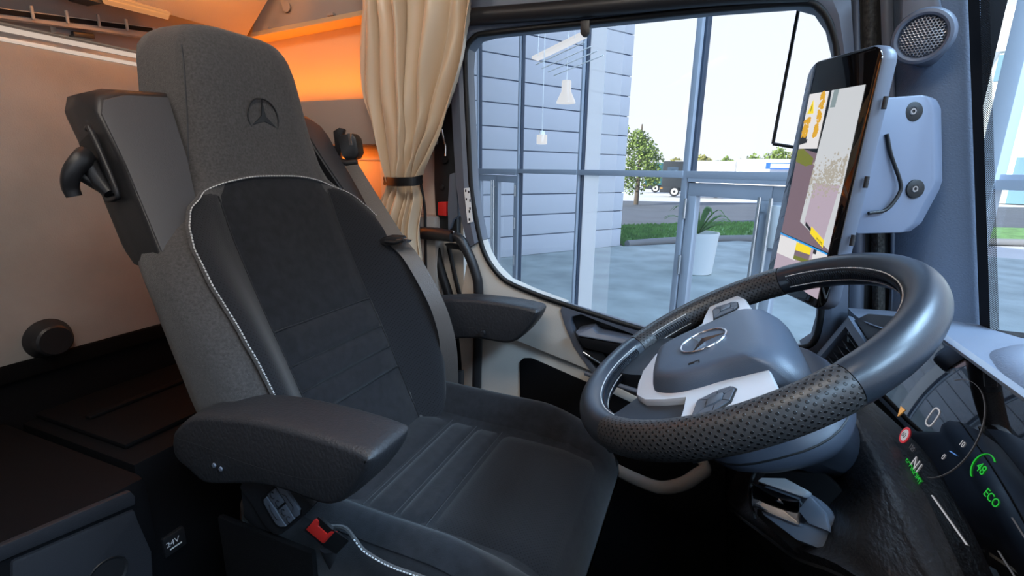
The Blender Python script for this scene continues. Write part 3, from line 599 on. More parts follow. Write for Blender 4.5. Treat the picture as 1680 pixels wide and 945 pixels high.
def cpanel(name, x0, x1, l0, l1, m, puff, nu=10, nv=24, zf=None):
    def g(a, b):
        l = l0 + (l1 - l0) * b; xa, xb = x0(l) if callable(x0) else x0, x1(l) if callable(x1) else x1; x = xa + (xb - xa) * a
        w = min(1, min(a, 1 - a) * nu * .6) * min(1, min(b, 1 - b) * nv * .6); c = (1 - (2 * a - 1) ** 4) * (1 - (2 * b - 1) ** 4)
        z = ztop(x) + bol(x, l)
        return Vector((x, YC + l, z - .003 + .0065 * w + puff * c))
    V, F, uv = gridVF(g, nu, nv); uv = [(v.x, v.y) for v in V]
    return obj(name, V, F, m, cu, sharp=60, uv=uv)
SC = .158
for x0, x1, m in ((-.63, -.482, FAB), (-.480, -.422, FAB), (-.420, -.362, FAB), (-.360, -.148, FABP)):
    cpanel('cushion_panel', x0, x1, -SC, SC, m, .003, 10 if x1 < -.2 else 20)
    if x1 < -.2: stitches('seam_thread', [Vector((x1 + .001, YC - SC + .006 + l * .0031, ztop(x1) + .0036)) for l in range(99)], DTHREAD, cu, .003, .0012, .0009)
for s in (-1, 1):
    cpanel('thigh_bolster', -.63, -.150, s * (SC + .002), s * .245, FAB, .003, 30, 10)
# front and side piping of the cushion
sp_ = [Vector(q) for q in ((-0.4458,0.4370,0.5632), (-0.4156,0.4350,0.5728), (-0.3973,0.4320,0.5639), (-0.3784,0.4300,0.5519), (-0.3382,0.4280,0.5464), (-0.2910,0.4270,0.5483), (-0.2308,0.4280,0.5474))]
tube('cushion_piping', crom(sp_, 6), .0028, GREYF, cu, 6)
stitches('cushion_stitching', [p + Vector((.001, -.003, .002)) for p in crom(sp_[2:], 8)], STITCH, cu, .0035, .0018, .0010)
box('side_valance', (-.60, YC - .275, .30), (-.15, YC - .255, .40), VOID, seat, .006)
box('side_shield', (-.66, YC - .276, .30), (-.47, YC - .266, .52), VOID, seat, .004)
box('seat_pan', (-.60, YC - .25, .28), (-.195, YC + .25, .37), PLAS, seat, .012)
prism('pan_edge', [(-0.1720,0.9248,0.3117), (-0.1720,0.9827,0.2556), (-0.1720,0.7171,0.3185), (-0.1720,0.6402,0.3896)], (-.02, 0, 0), SLATE, seat, .002)
box('suspension_bellows', (-.56, YC - .2, .03), (-.20, YC + .2, .28), RUB, seat, .02)
box('floor_plate', (-.60, YC - .23, .0), (-.16, YC + .23, .03), PLAS, seat, .006)
# armrests
def armrest(y0, y1, dz, lab):
    P = [(-0.6896,0.4200,0.6701), (-0.6933,0.4200,0.6335), (-0.6636,0.4200,0.6153), (-0.6309,0.4200,0.6026), (-0.5814,0.4200,0.6144), (-0.5321,0.4200,0.6283), (-0.4865,0.4200,0.6355), (-0.4336,0.4200,0.6350), (-0.4103,0.4200,0.6355), (-0.3880,0.4200,0.6431), (-0.3625,0.4200,0.6656), (-0.3404,0.4200,0.6950), (-0.3303,0.4200,0.7168), (-0.3324,0.4200,0.7261), (-0.3471,0.4200,0.7314), (-0.4139,0.4200,0.7356), (-0.5063,0.4200,0.7340), (-0.5632,0.4200,0.7271), (-0.6315,0.4200,0.7144), (-0.6645,0.4200,0.6957)]
    P = crom([Vector(p) for p in P], 3, True); c = Vector((-.5, 0, .68)); rings = []; w = y1 - y0
    for t, k in ((0, .0), (.02, .45), (.10, .80), (.25, .97), (.5, 1.0), (.75, .97), (.90, .80), (.98, .45), (1.0, .0)):
        inset = .010 * (1 - k); ring = []
        for i, p in enumerate(P):
            a, b = P[i - 3], P[(i + 3) % len(P)]; tg = (b - a).normalized(); nrm = Vector((-tg.z, 0, tg.x))
            if nrm.dot(c - Vector((p.x, 0, p.z))) < 0: nrm = -nrm
            q = p + nrm * inset; ring.append(Vector((q.x, y0 + w * t, q.z + dz)))
        rings.append(ring)
    a = loft('armrest', rings, PLASG, seat, sharp=60); tag(a, lab)
    yy = y0 + w * .25
    ln = [Vector((x, y0 + .001, z + dz)) for x, z in ((-.675, .668), (-.62, .668), (-.55, .664), (-.48, .665), (-.42, .672), (-.37, .69))]
    tube('parting_line', ln, .0012, RUB, a, 5, smooth=4)
    return a
aL = armrest(.395, .478, 0.0, 'large grained black armrest on the near side of the seat')
aR = armrest(.975, 1.045, .020, 'black armrest on the door side of the seat')
for q in ((-0.6012,0.3940,0.6451), (-0.5884,0.3940,0.6428)): lathe('pin', [(.001, .002), (.003, .002), (.0035, 0)], q, (0, -1, 0), SLATE, aL, 10)
tube('hinge', [(-.62, .475, .66), (-.62, .53, .66)], .03, PLAS, aL, 16)
tube('hinge', [(-.62, .90, .68), (-.62, .98, .68)], .03, PLAS, aR, 16)
lathe('release_knob', [(.001, .008), (.006, .008), (.007, 0)], (-0.4626,0.9700,0.6781), (0, -1, 0), PLAS, aR, 12)
# control box at the seat's side
ct = prism('control_box', [(-0.6044,0.4250,0.5873), (-0.5923,0.4250,0.6000), (-0.4954,0.4250,0.6230), (-0.4836,0.4250,0.6110), (-0.4589,0.4250,0.5993), (-0.4761,0.4250,0.5802), (-0.5252,0.4250,0.5315), (-0.5429,0.4250,0.5234), (-0.5627,0.4250,0.5377), (-0.5828,0.4250,0.5668)], (-.01, .05, 0), PLAS, seat, .006)
tag(ct, 'black seat control box with grey buttons')
prism('box_body', [(-0.6109,0.4320,0.5848), (-0.5793,0.4320,0.5629), (-0.5516,0.4320,0.5169), (-0.5871,0.4320,0.5113), (-0.6128,0.4320,0.5267)], (-.02, .05, 0), PLAS, ct, .008)
prism('button_well', [(-0.5316,0.4235,0.6105), (-0.5182,0.4235,0.6164), (-0.5017,0.4235,0.6134), (-0.4804,0.4235,0.5878), (-0.4827,0.4235,0.5772), (-0.5147,0.4235,0.5466), (-0.5292,0.4235,0.5428), (-0.5380,0.4235,0.5470), (-0.5575,0.4235,0.5777), (-0.5562,0.4235,0.5862)], (0, .004, 0), RUB, ct, .001)
BTN = mat('grey_button', (.11, .125, .155), .5)
for P in ([(-0.5203,0.4210,0.6145), (-0.5131,0.4210,0.6176), (-0.5012,0.4210,0.6143), (-0.4810,0.4210,0.5894), (-0.4830,0.4210,0.5809), (-0.4905,0.4210,0.5746)], [(-0.5400,0.4210,0.5969), (-0.5241,0.4210,0.6115), (-0.5095,0.4210,0.5933), (-0.5251,0.4210,0.5785)], [(-0.5232,0.4210,0.5761), (-0.5075,0.4210,0.5909), (-0.4919,0.4210,0.5722), (-0.5073,0.4210,0.5571)], [(-0.5417,0.4210,0.5934), (-0.5099,0.4210,0.5542), (-0.5221,0.4210,0.5491), (-0.5299,0.4210,0.5516), (-0.5495,0.4210,0.5799), (-0.5486,0.4210,0.5863)]):
    prism('button', P, (0, .006, 0), BTN, ct, .0012)
for q in ((-0.5280,0.4200,0.6002), (-0.5192,0.4200,0.5890), (-0.5104,0.4200,0.5779), (-0.5013,0.4200,0.5688)):
    tube('button_mark', [Vector(q) + Vector((.0042 * math.cos(a), 0, .0052 * math.sin(a))) for a in [math.pi * (.3 + 1.5 * i / 12) for i in range(13)]], .0005, RUB, ct, 5)
tube('button_mark', [(-0.5099,0.4200,0.6076), (-0.5032,0.4200,0.6076), (-0.4905,0.4200,0.5930), (-0.4923,0.4200,0.5876)], .0004, RUB, ct, 5)
tube('button_mark', [(-0.5374,0.4200,0.5824), (-0.5353,0.4200,0.5730), (-0.5252,0.4200,0.5611), (-0.5192,0.4200,0.5630)], .0004, RUB, ct, 5)
# belt buckle
bu = prism('belt_buckle', [(-0.4419,0.4150,0.5986), (-0.4125,0.4150,0.5838), (-0.4383,0.4150,0.5518), (-0.4709,0.4150,0.5669)], (.004, .020, -.03), RUB, seat, .003)
prism('release_button', [(-0.4445,0.4130,0.5955), (-0.4398,0.4130,0.5904), (-0.4415,0.4130,0.5841), (-0.4277,0.4130,0.5764), (-0.4210,0.4130,0.5825), (-0.4158,0.4130,0.5833), (-0.4358,0.4130,0.5582), (-0.4642,0.4130,0.5708)], (.003, .008, -.004), RED, bu, .0022)
prism('slot', [(-0.4355,0.4125,0.5979), (-0.4160,0.4125,0.5874), (-0.4238,0.4125,0.5810), (-0.4375,0.4125,0.5877)], (.0, .004, 0), RUB, bu)
tube('buckle_stalk', [(-.455, .455, .52), (-.44, .46, .44), (-.43, .46, .33)], .022, PLAS, bu, 10)
# ------------------------------------------------------------------ seat belt
sb = root('seat_belt', (-0.8037,0.9500,1.0569), 'brown grey seat belt lying over the far shoulder of the seat', 'seat belt')
def ribbon(name, A, B, m, parent, th=.0014, n=5):
    A, B = crom(A, n), crom(B, n); rings = []
    for i, (a, b) in enumerate(zip(A, B)):
        t = (A[min(i + 1, len(A) - 1)] - A[max(i - 1, 0)]).normalized(); nn = (b - a).cross(t).normalized() * th
        rings.append([a + nn, a.lerp(b, .2) + nn * 1.3, a.lerp(b, .5) + nn * .8, a.lerp(b, .8) + nn * 1.3, b + nn, b - nn, a - nn])
    return loft(name, rings, m, parent, sharp=50)
ribbon('webbing', [(-0.8073,0.9350,1.0538), (-0.7577,0.9250,0.9908), (-0.6799,0.9050,0.8929), (-0.6253,0.8950,0.8524), (-0.5748,0.8920,0.7811), (-0.5498,0.8950,0.7237), (-0.5416,0.9050,0.6516), (-0.5594,0.9300,0.5145)], [(-0.7762,0.9450,1.0571), (-0.7284,0.9370,0.9997), (-0.6418,0.9220,0.9003), (-0.5934,0.9150,0.8532), (-0.5446,0.9150,0.7763), (-0.5203,0.9200,0.7118), (-0.5110,0.9300,0.6358), (-0.5256,0.9600,0.5078)], WEB, sb)
rc = prism('belt_outlet', [(-0.8203,0.9300,1.1222), (-0.7860,0.9400,1.1279), (-0.7788,0.9450,1.1174), (-0.7742,0.9450,1.0847), (-0.7823,0.9450,1.0709), (-0.8071,0.9400,1.0650), (-0.8119,0.9300,1.0758)], (-.01, .035, 0), PLAS, sb, .006)
prism('outlet_slot', [(-0.7951,0.9360,1.1264), (-0.7880,0.9360,1.1263), (-0.7848,0.9360,1.1006), (-0.7919,0.9360,1.1007)], (0, .01, 0), CHROME, rc)
prism('outlet_hood', [(-0.8409,0.9400,1.1327), (-0.8266,0.9450,1.1411), (-0.8132,0.9500,1.1385), (-0.8216,0.9500,1.1236), (-0.8252,0.9400,1.0649), (-0.8359,0.9400,1.0676)], (-.02, .03, 0), PLAS, sb, .004)
tube('belt_roller', [(-0.8244,0.9350,1.0648), (-0.8040,0.9400,1.0595), (-0.7835,0.9500,1.0626)], .0085, PLAS, sb, 10)
tube('retractor', [(-0.8586,0.9600,1.0128), (-0.8612,0.9600,1.0679), (-0.8583,0.9600,1.0993)], .016, PLAS, sb, 10)
cl = root('belt_tongue', (-0.6427,0.8900,0.8918), 'black and steel belt tongue threaded on the belt', 'belt tongue')
prism('tongue_body', [(-0.6815,0.8850,0.8938), (-0.6552,0.8900,0.9018), (-0.6263,0.8950,0.9018), (-0.6203,0.8950,0.8927), (-0.6398,0.8900,0.8837), (-0.6625,0.8850,0.8800), (-0.6788,0.8850,0.8844)], (0, .012, .004), PLAS, cl, .003)
prism('steel_plate', [(-0.6371,0.8870,0.8966), (-0.6134,0.8900,0.8992), (-0.6011,0.8950,0.8967), (-0.6076,0.8950,0.8908), (-0.6234,0.8900,0.8890), (-0.6406,0.8870,0.8896)], (0, .003, .001), CHROME, cl, .0006)
tube('guide_bar', [(-0.6614,0.8800,0.8917), (-0.6356,0.8800,0.8908), (-0.6164,0.8850,0.8969)], .004, PLAS, cl, 8)
_q = root('belt_anchor', (-0.5835,0.9700,0.4915), 'dark belt anchor bracket beside the cushion at the door side', 'bracket')
prism('anchor_plate', [(-0.6205,0.9650,0.4693), (-0.6043,0.9650,0.5314), (-0.5792,0.9650,0.5525), (-0.5316,0.9850,0.5612), (-0.5324,0.9850,0.4867), (-0.5729,0.9750,0.4609)], (0, .02, 0), PLAS, _q, .004)
tube('steel_bar', [(-0.5839,0.9550,0.5443), (-0.5776,0.9550,0.5160), (-0.5680,0.9550,0.4782)], .005, CHROME, _q, 8)
# ------------------------------------------------------------------ curtain
cr = root('curtain', (-0.6603,1.0500,1.4232), 'gold taupe satin curtain gathered at the door pillar', 'curtain')
Lp = [Vector(p) for p in ((-0.8302,1.0500,1.4925), (-0.8215,1.0500,1.4397), (-0.8235,1.0500,1.3600), (-0.8305,1.0500,1.2353), (-0.8115,1.0500,1.1553), (-0.7950,1.0500,1.0886), (-0.7798,1.0500,1.0284), (-0.7773,1.0500,1.0055), (-0.7928,1.0500,0.9663), (-0.7976,1.0500,0.9187), (-0.7740,1.0500,0.8557), (-0.7482,1.0500,0.7923))]
Rp = [Vector(p) for p in ((-0.5036,1.0500,1.4542), (-0.5153,1.0500,1.4084), (-0.5274,1.0500,1.3490), (-0.5573,1.0500,1.2500), (-0.5973,1.0500,1.1514), (-0.6409,1.0500,1.0817), (-0.6738,1.0500,1.0334), (-0.6800,1.0500,1.0081), (-0.6688,1.0500,0.9710), (-0.6749,1.0500,0.8941), (-0.6684,1.0500,0.8156), (-0.6649,1.0500,0.7512))]
Lc, Rc = crom(Lp, 6), crom(Rp, 6); NR = len(Lc) - 1
random.seed(4)
ph = [random.uniform(-.7, .7) for _ in range(20)]
def cpt(a, b):
    i = min(int(b * NR), NR - 1); f = b * NR - i
    l = Lc[i].lerp(Lc[i + 1], f); r = Rc[i].lerp(Rc[i + 1], f)
    tie = sstep(.05, .62, b) * (1 - sstep(.66, .85, b))
    # pleats at the heading run into long folds that gather at the tie band
    w = 8.0 * a + .45 * math.sin(5.0 * a + 2.2 * b) + .35 * math.sin(9.0 * a + 3.0 - 5 * b) * sstep(0, .3, b)
    k = int(math.floor(w)); t = w - k; dep = (.55, 1.0, .7, 1.15, .6, 1.05, .8, 1.1, .65, .9)[k % 10]
    puff = (abs(math.sin(math.pi * t)) ** .75) * dep
    lean = .30 * math.sin(k * 2.4 + 3 * b) * math.sin(math.pi * t)
    amp = .046 * (1 - .55 * tie)
    small = .0030 * math.sin(17 * a + 23 * b + 3 * math.sin(7 * b + 5 * a)) + .007 * math.sin(33 * b + 9 * a) * sstep(.16, .0, b) * math.sin(math.pi * t)
    crease = .005 * math.sin(math.pi * t) * math.sin(11 * b + 2.7 * k) * sstep(.15, .4, b)
    p = l.lerp(r, max(0, min(1, a + lean / 8.0 * min(1, a * 6, (1 - a) * 6))))
    bulge = .030 * math.sin(math.pi * a) * (1 - .6 * tie)
    return p + Vector((0, .012 - amp * puff - small - crease - bulge, 0))
V, F, uv = gridVF(cpt, 220, 110)
cf = obj('fabric', V, F, CURT, cr, sharp=180)
tb = [Vector(p) for p in ((-0.7873,1.0550,1.0282), (-0.7231,1.0050,1.0283), (-0.6863,0.9950,1.0292), (-0.6620,1.0050,1.0310), (-0.6734,1.0550,1.0349))]
tb2 = [p + Vector((0, 0, -.021)) for p in tb]
ribbon('tie_band', tb, tb2, RUB, cr, .002)
# ------------------------------------------------------------------ steering wheel
CW = Vector((.0486, .69, .823)); NW = Vector((-.515, -.06, .855)).normalized()
UW = Vector((.857, 0, .516)); UW = (UW - NW * UW.dot(NW)).normalized(); RW = UW.cross(NW)
def WP(r, u, o=0.0): return CW + RW * r + UW * u + NW * o
sw = root('steering_wheel', CW - NW * .05, 'black leather steering wheel with silver spokes and perforated grips', 'steering wheel')
RR = .2125
def rimseg(name, a0, a1, ra, rb, m, ends=True):
    n = max(8, int((a1 - a0) / 2.5)); k = 28; rings = []; UVs = []
    for i in range(n + 1):
        t = i / n; a = math.radians(a0 + (a1 - a0) * t)
        e = 1.0
        d = min(t, 1 - t) * n
        if d < .5: e = .965
        c = WP(RR * math.cos(a), RR * math.sin(a)); out = RW * math.cos(a) + UW * math.sin(a)
        rings.append([c + out * (ra * e * math.cos(2 * math.pi * j / k)) + NW * (rb * e * math.sin(2 * math.pi * j / k)) for j in range(k)])
    V, F = loftVF(rings)
    uv = [(RR * math.radians(a0 + (a1 - a0) * i / n), (ra + rb) * math.pi * j / k) for i in range(n + 1) for j in range(k)]
    # duplicate the seam column so that perforations stay even
    o = obj(name, V, F, m, sw, sharp=60, uv=uv, clean=False)
    l = o.data.uv_layers[0]; per = (ra + rb) * math.pi
    for p in o.data.polygons:
        vs = [l.data[i].uv[1] for i in p.loop_indices]
        if len(vs) == 4 and max(vs) - min(vs) > per / 2:
            for i in p.loop_indices:
                if l.data[i].uv[1] < per / 2: l.data[i].uv[1] += per
    return o
for a0, a1, nm, m, ra, rb in ((-49, 26, 'rim_grip', LPERF, .0205, .0235), (154, 229, 'rim_grip', LPERF, .0205, .0235), (26.3, 153.7, 'rim_leather', LWHEEL, .0200, .0230), (229.3, 310.7, 'rim_leather', LWHEEL, .0200, .0230)):
    rimseg(nm, a0, a1, ra, rb, m)
def ringpath(phi, a0, a1, rr=.0218):
    out = []
    for i in range(int((a1 - a0) / 1.0) + 1):
        a = math.radians(a0 + i); c = WP(RR * math.cos(a), RR * math.sin(a)); o = RW * math.cos(a) + UW * math.sin(a)
        out.append(c + o * (.0203 * math.cos(phi)) + NW * (.0233 * math.sin(phi)))
    return out
for a0, a1 in ((30, 150), (200, 222), (233, 307), (318, 340)):
    for phi in (math.radians(150), math.radians(196)):
        stitches('rim_stitching', ringpath(phi, a0, a1), STITCH, sw, .003, .0012, .0009)
    # braided seam between the two rows
    P = ringpath(math.radians(173), a0, a1); P = resample(P, .001); Vb = []; Fb = []
    for i in range(2, len(P) - 4, 4):
        t = (P[i + 2] - P[i]).normalized(); o = (CW - P[i]).normalized(); s_ = t.cross(o)
        for sg in (-1, 1):
            v, f = tubeVF([P[i] + o * .0004, P[i + 2] + s_ * (sg * .0052) + o * .0002], .0011, 4); b = len(Vb); Vb += v; Fb += [tuple(x + b for x in q) for q in f]
    obj('braided_seam', Vb, Fb, LWHEEL, sw, sharp=None, clean=False)
# hub cover
def layered(name, layers, m, parent, sharp=40):
    return loft(name, [[WP(r, u, o) for r, u in pts] for pts, o in layers], m, parent, sharp=sharp)
def lp2(A, B, t): return [(a[0] + (b[0] - a[0]) * t, a[1] + (b[1] - a[1]) * t) for a, b in zip(A, B)]
def crom2(P, n=4):
    q = crom([Vector((x, y, 0)) for x, y in P], n, True); return [(v.x, v.y) for v in q]
base = [(-.052, -.102), (-.030, -.110), (.020, -.114), (.066, -.113), (.088, -.104), (.108, -.078), (.116, -.050), (.118, -.015), (.126, .030), (.128, .052), (.110, .066), (.080, .070), (.020, .071), (-.050, .069), (-.078, .062), (-.090, .046), (-.086, .010), (-.080, -.030), (-.076, -.060), (-.066, -.086)]
top = [(-.036, -.094), (-.022, -.099), (.018, -.101), (.054, -.100), (.070, -.092), (.086, -.070), (.092, -.046), (.096, -.015), (.104, .012), (.105, .022), (.090, .031), (.065, .034), (.018, .036), (-.032, .034), (-.054, .028), (-.063, .018), (-.060, .000), (-.056, -.026), (-.053, -.052), (-.046, -.078)]
base, top = crom2(base), crom2(top); mid = lp2(base, top, .5)
ctr = [(.02 + (x - .02) * .55, -.032 + (y + .032) * .55) for x, y in top]
tiny = [(.02 + (x - .02) * .05, -.032 + (y + .032) * .05) for x, y in top]
hub = layered('hub_cover', [(base, -.040), (base, -.022), (lp2(base, top, .10), -.010), (lp2(base, top, .42), .010), (lp2(base, top, .8), .020), (top, .0235), (lp2(top, ctr, .3), .0250), (ctr, .0258), (tiny, .0262)], SLATE, sw, 60)
HUBM = mat('soft_black_hub_plastic', (.066, .088, .125), .42, bump=.12, bscale=700); hub.data.materials[0] = HUBM
bz_ = [(-.194, .022), (-.196, -.026), (-.150, -.036), (-.120, -.040), (-.100, -.062), (-.082, -.098), (-.058, -.118), (-.010, -.134), (.030, -.137), (.066, -.135), (.090, -.120), (.108, -.092), (.122, -.062), (.150, -.064), (.200, -.072), (.205, .0), (.198, .030), (.176, .038), (.140, .036), (.0, .03), (-.110, .036), (-.160, .032)]
layered('silver_spoke_trim', [(bz_, -.010), (bz_, .002), ([(.02 + (x - .02) * .985, -.04 + (y + .04) * .98) for x, y in bz_], .0055)], SILV, sw, 30)
layered('spoke_carrier', [([(.02 + (x - .02) * .97, -.04 + (y + .04) * .96) for x, y in bz_], -.034), (bz_, -.012)], PLAS, sw, 30)
for pts in ([(.040, -.120), (.080, -.165), (.095, -.200), (.135, -.180), (.170, -.125), (.160, -.075), (.120, -.060)], [(.0, -.120), (-.040, -.165), (-.080, -.200), (-.118, -.182), (-.165, -.130), (-.125, -.090), (-.085, -.075)]):
    layered('lower_spoke', [(pts, -.026), (pts, -.010), ([(a * .98, b * .99) for a, b in pts], -.003)], LWHEEL, sw, 40)
# emblem on the hub
ec = (.017, -.030); er = .0315
tube('emblem_ring', [WP(ec[0] + er * math.cos(a), ec[1] + er * math.sin(a), .0268) for a in [2 * math.pi * i / 48 for i in range(48)]], .0017, CHROME, sw, 8, closed=True)
lathe('emblem_disc', [(.001, 0), (er, 0), (er, -.004)], WP(ec[0], ec[1], .0262), NW, HUBM, sw, 40)
sp3 = []
for i in range(6):
    a = math.radians(90 + 60 * i); rr = er * .98 if i % 2 == 0 else er * .17
    sp3.append((rr * math.cos(a), rr * math.sin(a)))
Vs = [WP(ec[0] + x, ec[1] + y, .0264) for x, y in sp3] + [WP(ec[0], ec[1], .0305)]
obj('emblem_star', Vs, [(i, (i + 1) % 6, 6) for i in range(6)] + [(5, 4, 3, 2, 1, 0)], CHROME, sw, sharp=None)
# embossed horn mark and warning line
for (r0, u0), (r1, u1) in (((.075, -.050), (.075, -.036)), ((.075, -.036), (.082, -.036)), ((.078, -.050), (.078, -.042))):
    tube('horn_mark', [WP(r0, u0, .0256), WP(r1, u1, .0256)], .0007, RUB, sw, 5)
text('airbag_lettering', 'AIRBAG', .0048, WP(-.016, -.093, .0243), RW, UW, RUB, sw)
# button pads
BP = mat('button_pad_plastic', (.09, .10, .12), .38)
for pad in ([(.183, -.056), (.143, -.048), (.134, -.022), (.134, -.006), (.142, -.002), (.168, -.010), (.180, -.030)], [(-.112, -.022), (-.118, .014), (-.128, .020), (-.152, .020), (-.160, .012), (-.168, -.016), (-.160, -.022)]):
    c = (sum(p[0] for p in pad) / len(pad), sum(p[1] for p in pad) / len(pad))
    sc = lambda k: [(c[0] + (x - c[0]) * k, c[1] + (y - c[1]) * k) for x, y in pad]
    pd = layered('button_pad', [(pad, .004), (pad, .0065), (sc(.96), .0072)], RUB, sw, 30)
    q = sc(.93); n = len(q); inn = sc(.42)
    for i in range(n):
        a, b, d, e = q[i], q[(i + 1) % n], inn[(i + 1) % n], inn[i]
        cc = ((a[0] + b[0] + d[0] + e[0]) / 4, (a[1] + b[1] + d[1] + e[1]) / 4)
        w = [(cc[0] + (x - cc[0]) * .93, cc[1] + (y - cc[1]) * .93) for x, y in (a, b, d, e)]
        layered('button', [(w, .0066), (w, .0088)], BP, pd, 30)
    layered('centre_button', [(sc(.38), .0066), (sc(.38), .0100), (sc(.30), .0108)], BP, pd, 30)
# ------------------------------------------------------------------ column shroud and lower console
co = root('steering_column', WP(.02, 0, -.2), 'slate steering column shroud under the wheel', 'steering column')
def srect(a, b, p, n=36):
    out = []
    for i in range(n):
        t = 2 * math.pi * i / n; c, s = math.cos(t), math.sin(t)
        out.append((a * math.copysign(abs(c) ** p, c), b * math.copysign(abs(s) ** p, s)))
    return out
rg = []
for o, a, b, cu_ in ((-.042, .100, .075, .0), (-.055, .116, .088, .0), (-.070, .126, .092, .004), (-.084, .128, .088, .010), (-.095, .120, .074, .018), (-.102, .100, .055, .03), (-.17, .06, .03, .065)):
    rg.append([WP(.035 + x, cu_ + y, o) for x, y in srect(a, b, .75)])
SHR = mat('slate_column_plastic', (.055, .066, .092), .45)
loft('shroud', rg, SHR, co, sharp=60)
pl_ = [WP(.035 + x * 1.003, .005 + y * 1.003, -.073) for x, y in srect(.1265, .0912, .75)]
tube('parting_line', pl_, .0012, RUB, co, 5, closed=True)
con = root('lower_console', (.16, .6, .4), 'black leather grained console below the instrument display', 'console')
CONM = mat('black_coarse_leather_grain', (.020, .020, .023), .38, spec=.6, bump=1.0, bscale=210, stretch=(1, .45, 1))
ca = [Vector(p) for p in ((0.1900,0.3740,0.7343), (0.1870,0.4731,0.7473), (0.1870,0.5447,0.7535), (0.1900,0.6657,0.7531), (0.2050,0.9417,0.7111))]
cbm = [Vector(p) for p in ((0.1780,0.3969,0.7217), (0.1630,0.4580,0.7236), (0.1550,0.5315,0.7007), (0.1450,0.7346,0.6183), (0.1500,1.1473,0.4827))]
cc_ = [Vector(p) for p in ((0.1720,0.3996,0.7164), (0.1500,0.4672,0.6839), (0.1250,0.6371,0.5737), (0.1050,1.3191,0.1923), (0.1200,2.2702,-0.1135))]
dn = [p + Vector((.10, .0, -.10)) for p in cc_]
A, B, Cc, Dn = crom(ca, 5), crom(cbm, 5), crom(cc_, 5), crom(dn, 5)
rg = []
for a, b, c, d in zip(A, B, Cc, Dn):
    k = crom([a + Vector((.05, 0, .0)), a + Vector((.010, 0, .004)), a + Vector((-.003, 0, -.004)), a.lerp(b, .5), b, b.lerp(c, .5), c, d], 3)
    rg.append(k)
V, F = loftVF(rg, cap=False, closed=False)
obj('panel', V, F, CONM, con, sharp=70)
tube('lower_edge', [p + Vector((-.001, 0, 0)) for p in Cc[:]], .003, PLAS, con, 6)
# parking brake switch in its recess
kb = root('parking_brake_switch', (0.1250,0.5166,0.7081), 'grey and chrome parking brake knob in the lower console', 'switch')
nk = Vector((-.60, -.60, .53)).normalized()
kc = Vector((0.1340,0.5634,0.6764)); ku = Vector((0, 0, 1)); kr = ku.cross(nk).normalized(); ku = nk.cross(kr)
def KP(x, y, h): return kc + kr * (x * 1.3) + ku * (y * .92) + nk * (h * 1.2)
def kpoly(name, pts, h0, h1, m, bev=.003, parent=kb): return prism(name, [KP(x, y, h0) for x, y in pts], nk * (h1 - h0), m, parent, bev)
BRK0 = mat('grey_knob_plastic', (.20, .23, .29), .4)
rec = [(-.040, .030), (-.036, .042), (.0, .044), (.028, .034), (.046, .008), (.040, -.028), (.010, -.040), (-.030, -.034), (-.042, -.004)]
kpoly('recess', [(x * 1.1, y * 1.2 + .003) for x, y in rec], -.012, .003, RUB, .003)
tube('recess_rim', [KP(x, y, .004) for x, y in ((-.030, -.042), (-.046, -.020), (-.052, .012), (-.048, .042), (-.040, .054))], .0022, PLASG, kb, 6, smooth=4)
kpoly('knob_body', [(-.034, -.006), (-.030, .014), (-.016, .024), (.010, .026), (.028, .020), (.040, .002), (.036, -.020), (.012, -.030), (-.020, -.030), (-.034, -.020)], .0, .020, BRK0, .007)
kpoly('knob_cap', [(.008, .024), (.024, .018), (.034, .002), (.018, -.004), (.006, .002)], .018, .026, BRK0, .003)
kpoly('chrome_plate', [(-.038, -.002), (.004, .014), (.014, -.012), (-.028, -.028)], .014, .0275, CHROME, .003)
kpoly('collar', [(-.034, .010), (-.016, .026), (.006, .028), (.004, .018), (-.036, .002)], .014, .0255, SILV, .003)
# ------------------------------------------------------------------ instrument display
ids = root('instrument_display', (.23, .45, .73), 'large dark glossy instrument display to the right of the wheel', 'display')
TB = Vector((.213, 0, .736)); TT = Vector((.2555, 0, .872)); ey = (TT - TB).normalized(); exd = Vector((0, -1, 0)); nd = exd.cross(ey)
HD = (TT - TB).length
def DP(y, h, o=0.0): return Vector((TB.x, y, TB.z)) + ey * h + nd * o
if nd.x > 0: nd = -nd
out = [(.735, .0), (.735, HD), (-.12, HD), (-.12, .0)]
prism('cover_glass', [DP(y, h, 0) for y, h in out], nd * -.012, SCREENGL, ids, .0008)
prism('top_edge', [DP(.737, HD, .002), DP(-.12, HD, .002), DP(-.12, HD + .003, .002), DP(.737, HD + .003, .002)], nd * -.02, SLATE, ids, .0008)
prism('bottom_edge', [DP(.737, -.003, .001), DP(-.12, -.003, .001), DP(-.12, .0, .001), DP(.737, .0, .001)], nd * -.02, RUB, ids)
IW = lit('display_white', (.75, .75, .80), .55); IG = lit('display_green', (.03, .75, .06), .55); IR = lit('display_red', (.75, .06, .08), .6)
IA = lit('display_amber', (.9, .45, .12), .7); IB = lit('display_blue', (.12, .35, .9), .6); IGY = lit('display_grey', (.3, .3, .33), .25)
def dpx(P):
    """point of the display (y along it, h up it) nearest to a world point on its face"""
    P = Vector(P); return P.y, (P - Vector((TB.x, P.y, TB.z))).dot(ey)
def dtext(s, size, y, h, m): return text('lettering', s, size, DP(y, h, .0004), exd, ey, m, ids)
def dline(name, P, r, m, closed=False): return tube(name, [DP(y, h, .0003) for y, h in P], r, m, ids, 5, closed=closed, flat=.3)
def dpoly(name, P, m): return prism(name, [DP(y, h, .0002) for y, h in P], nd * .0003, m, ids)
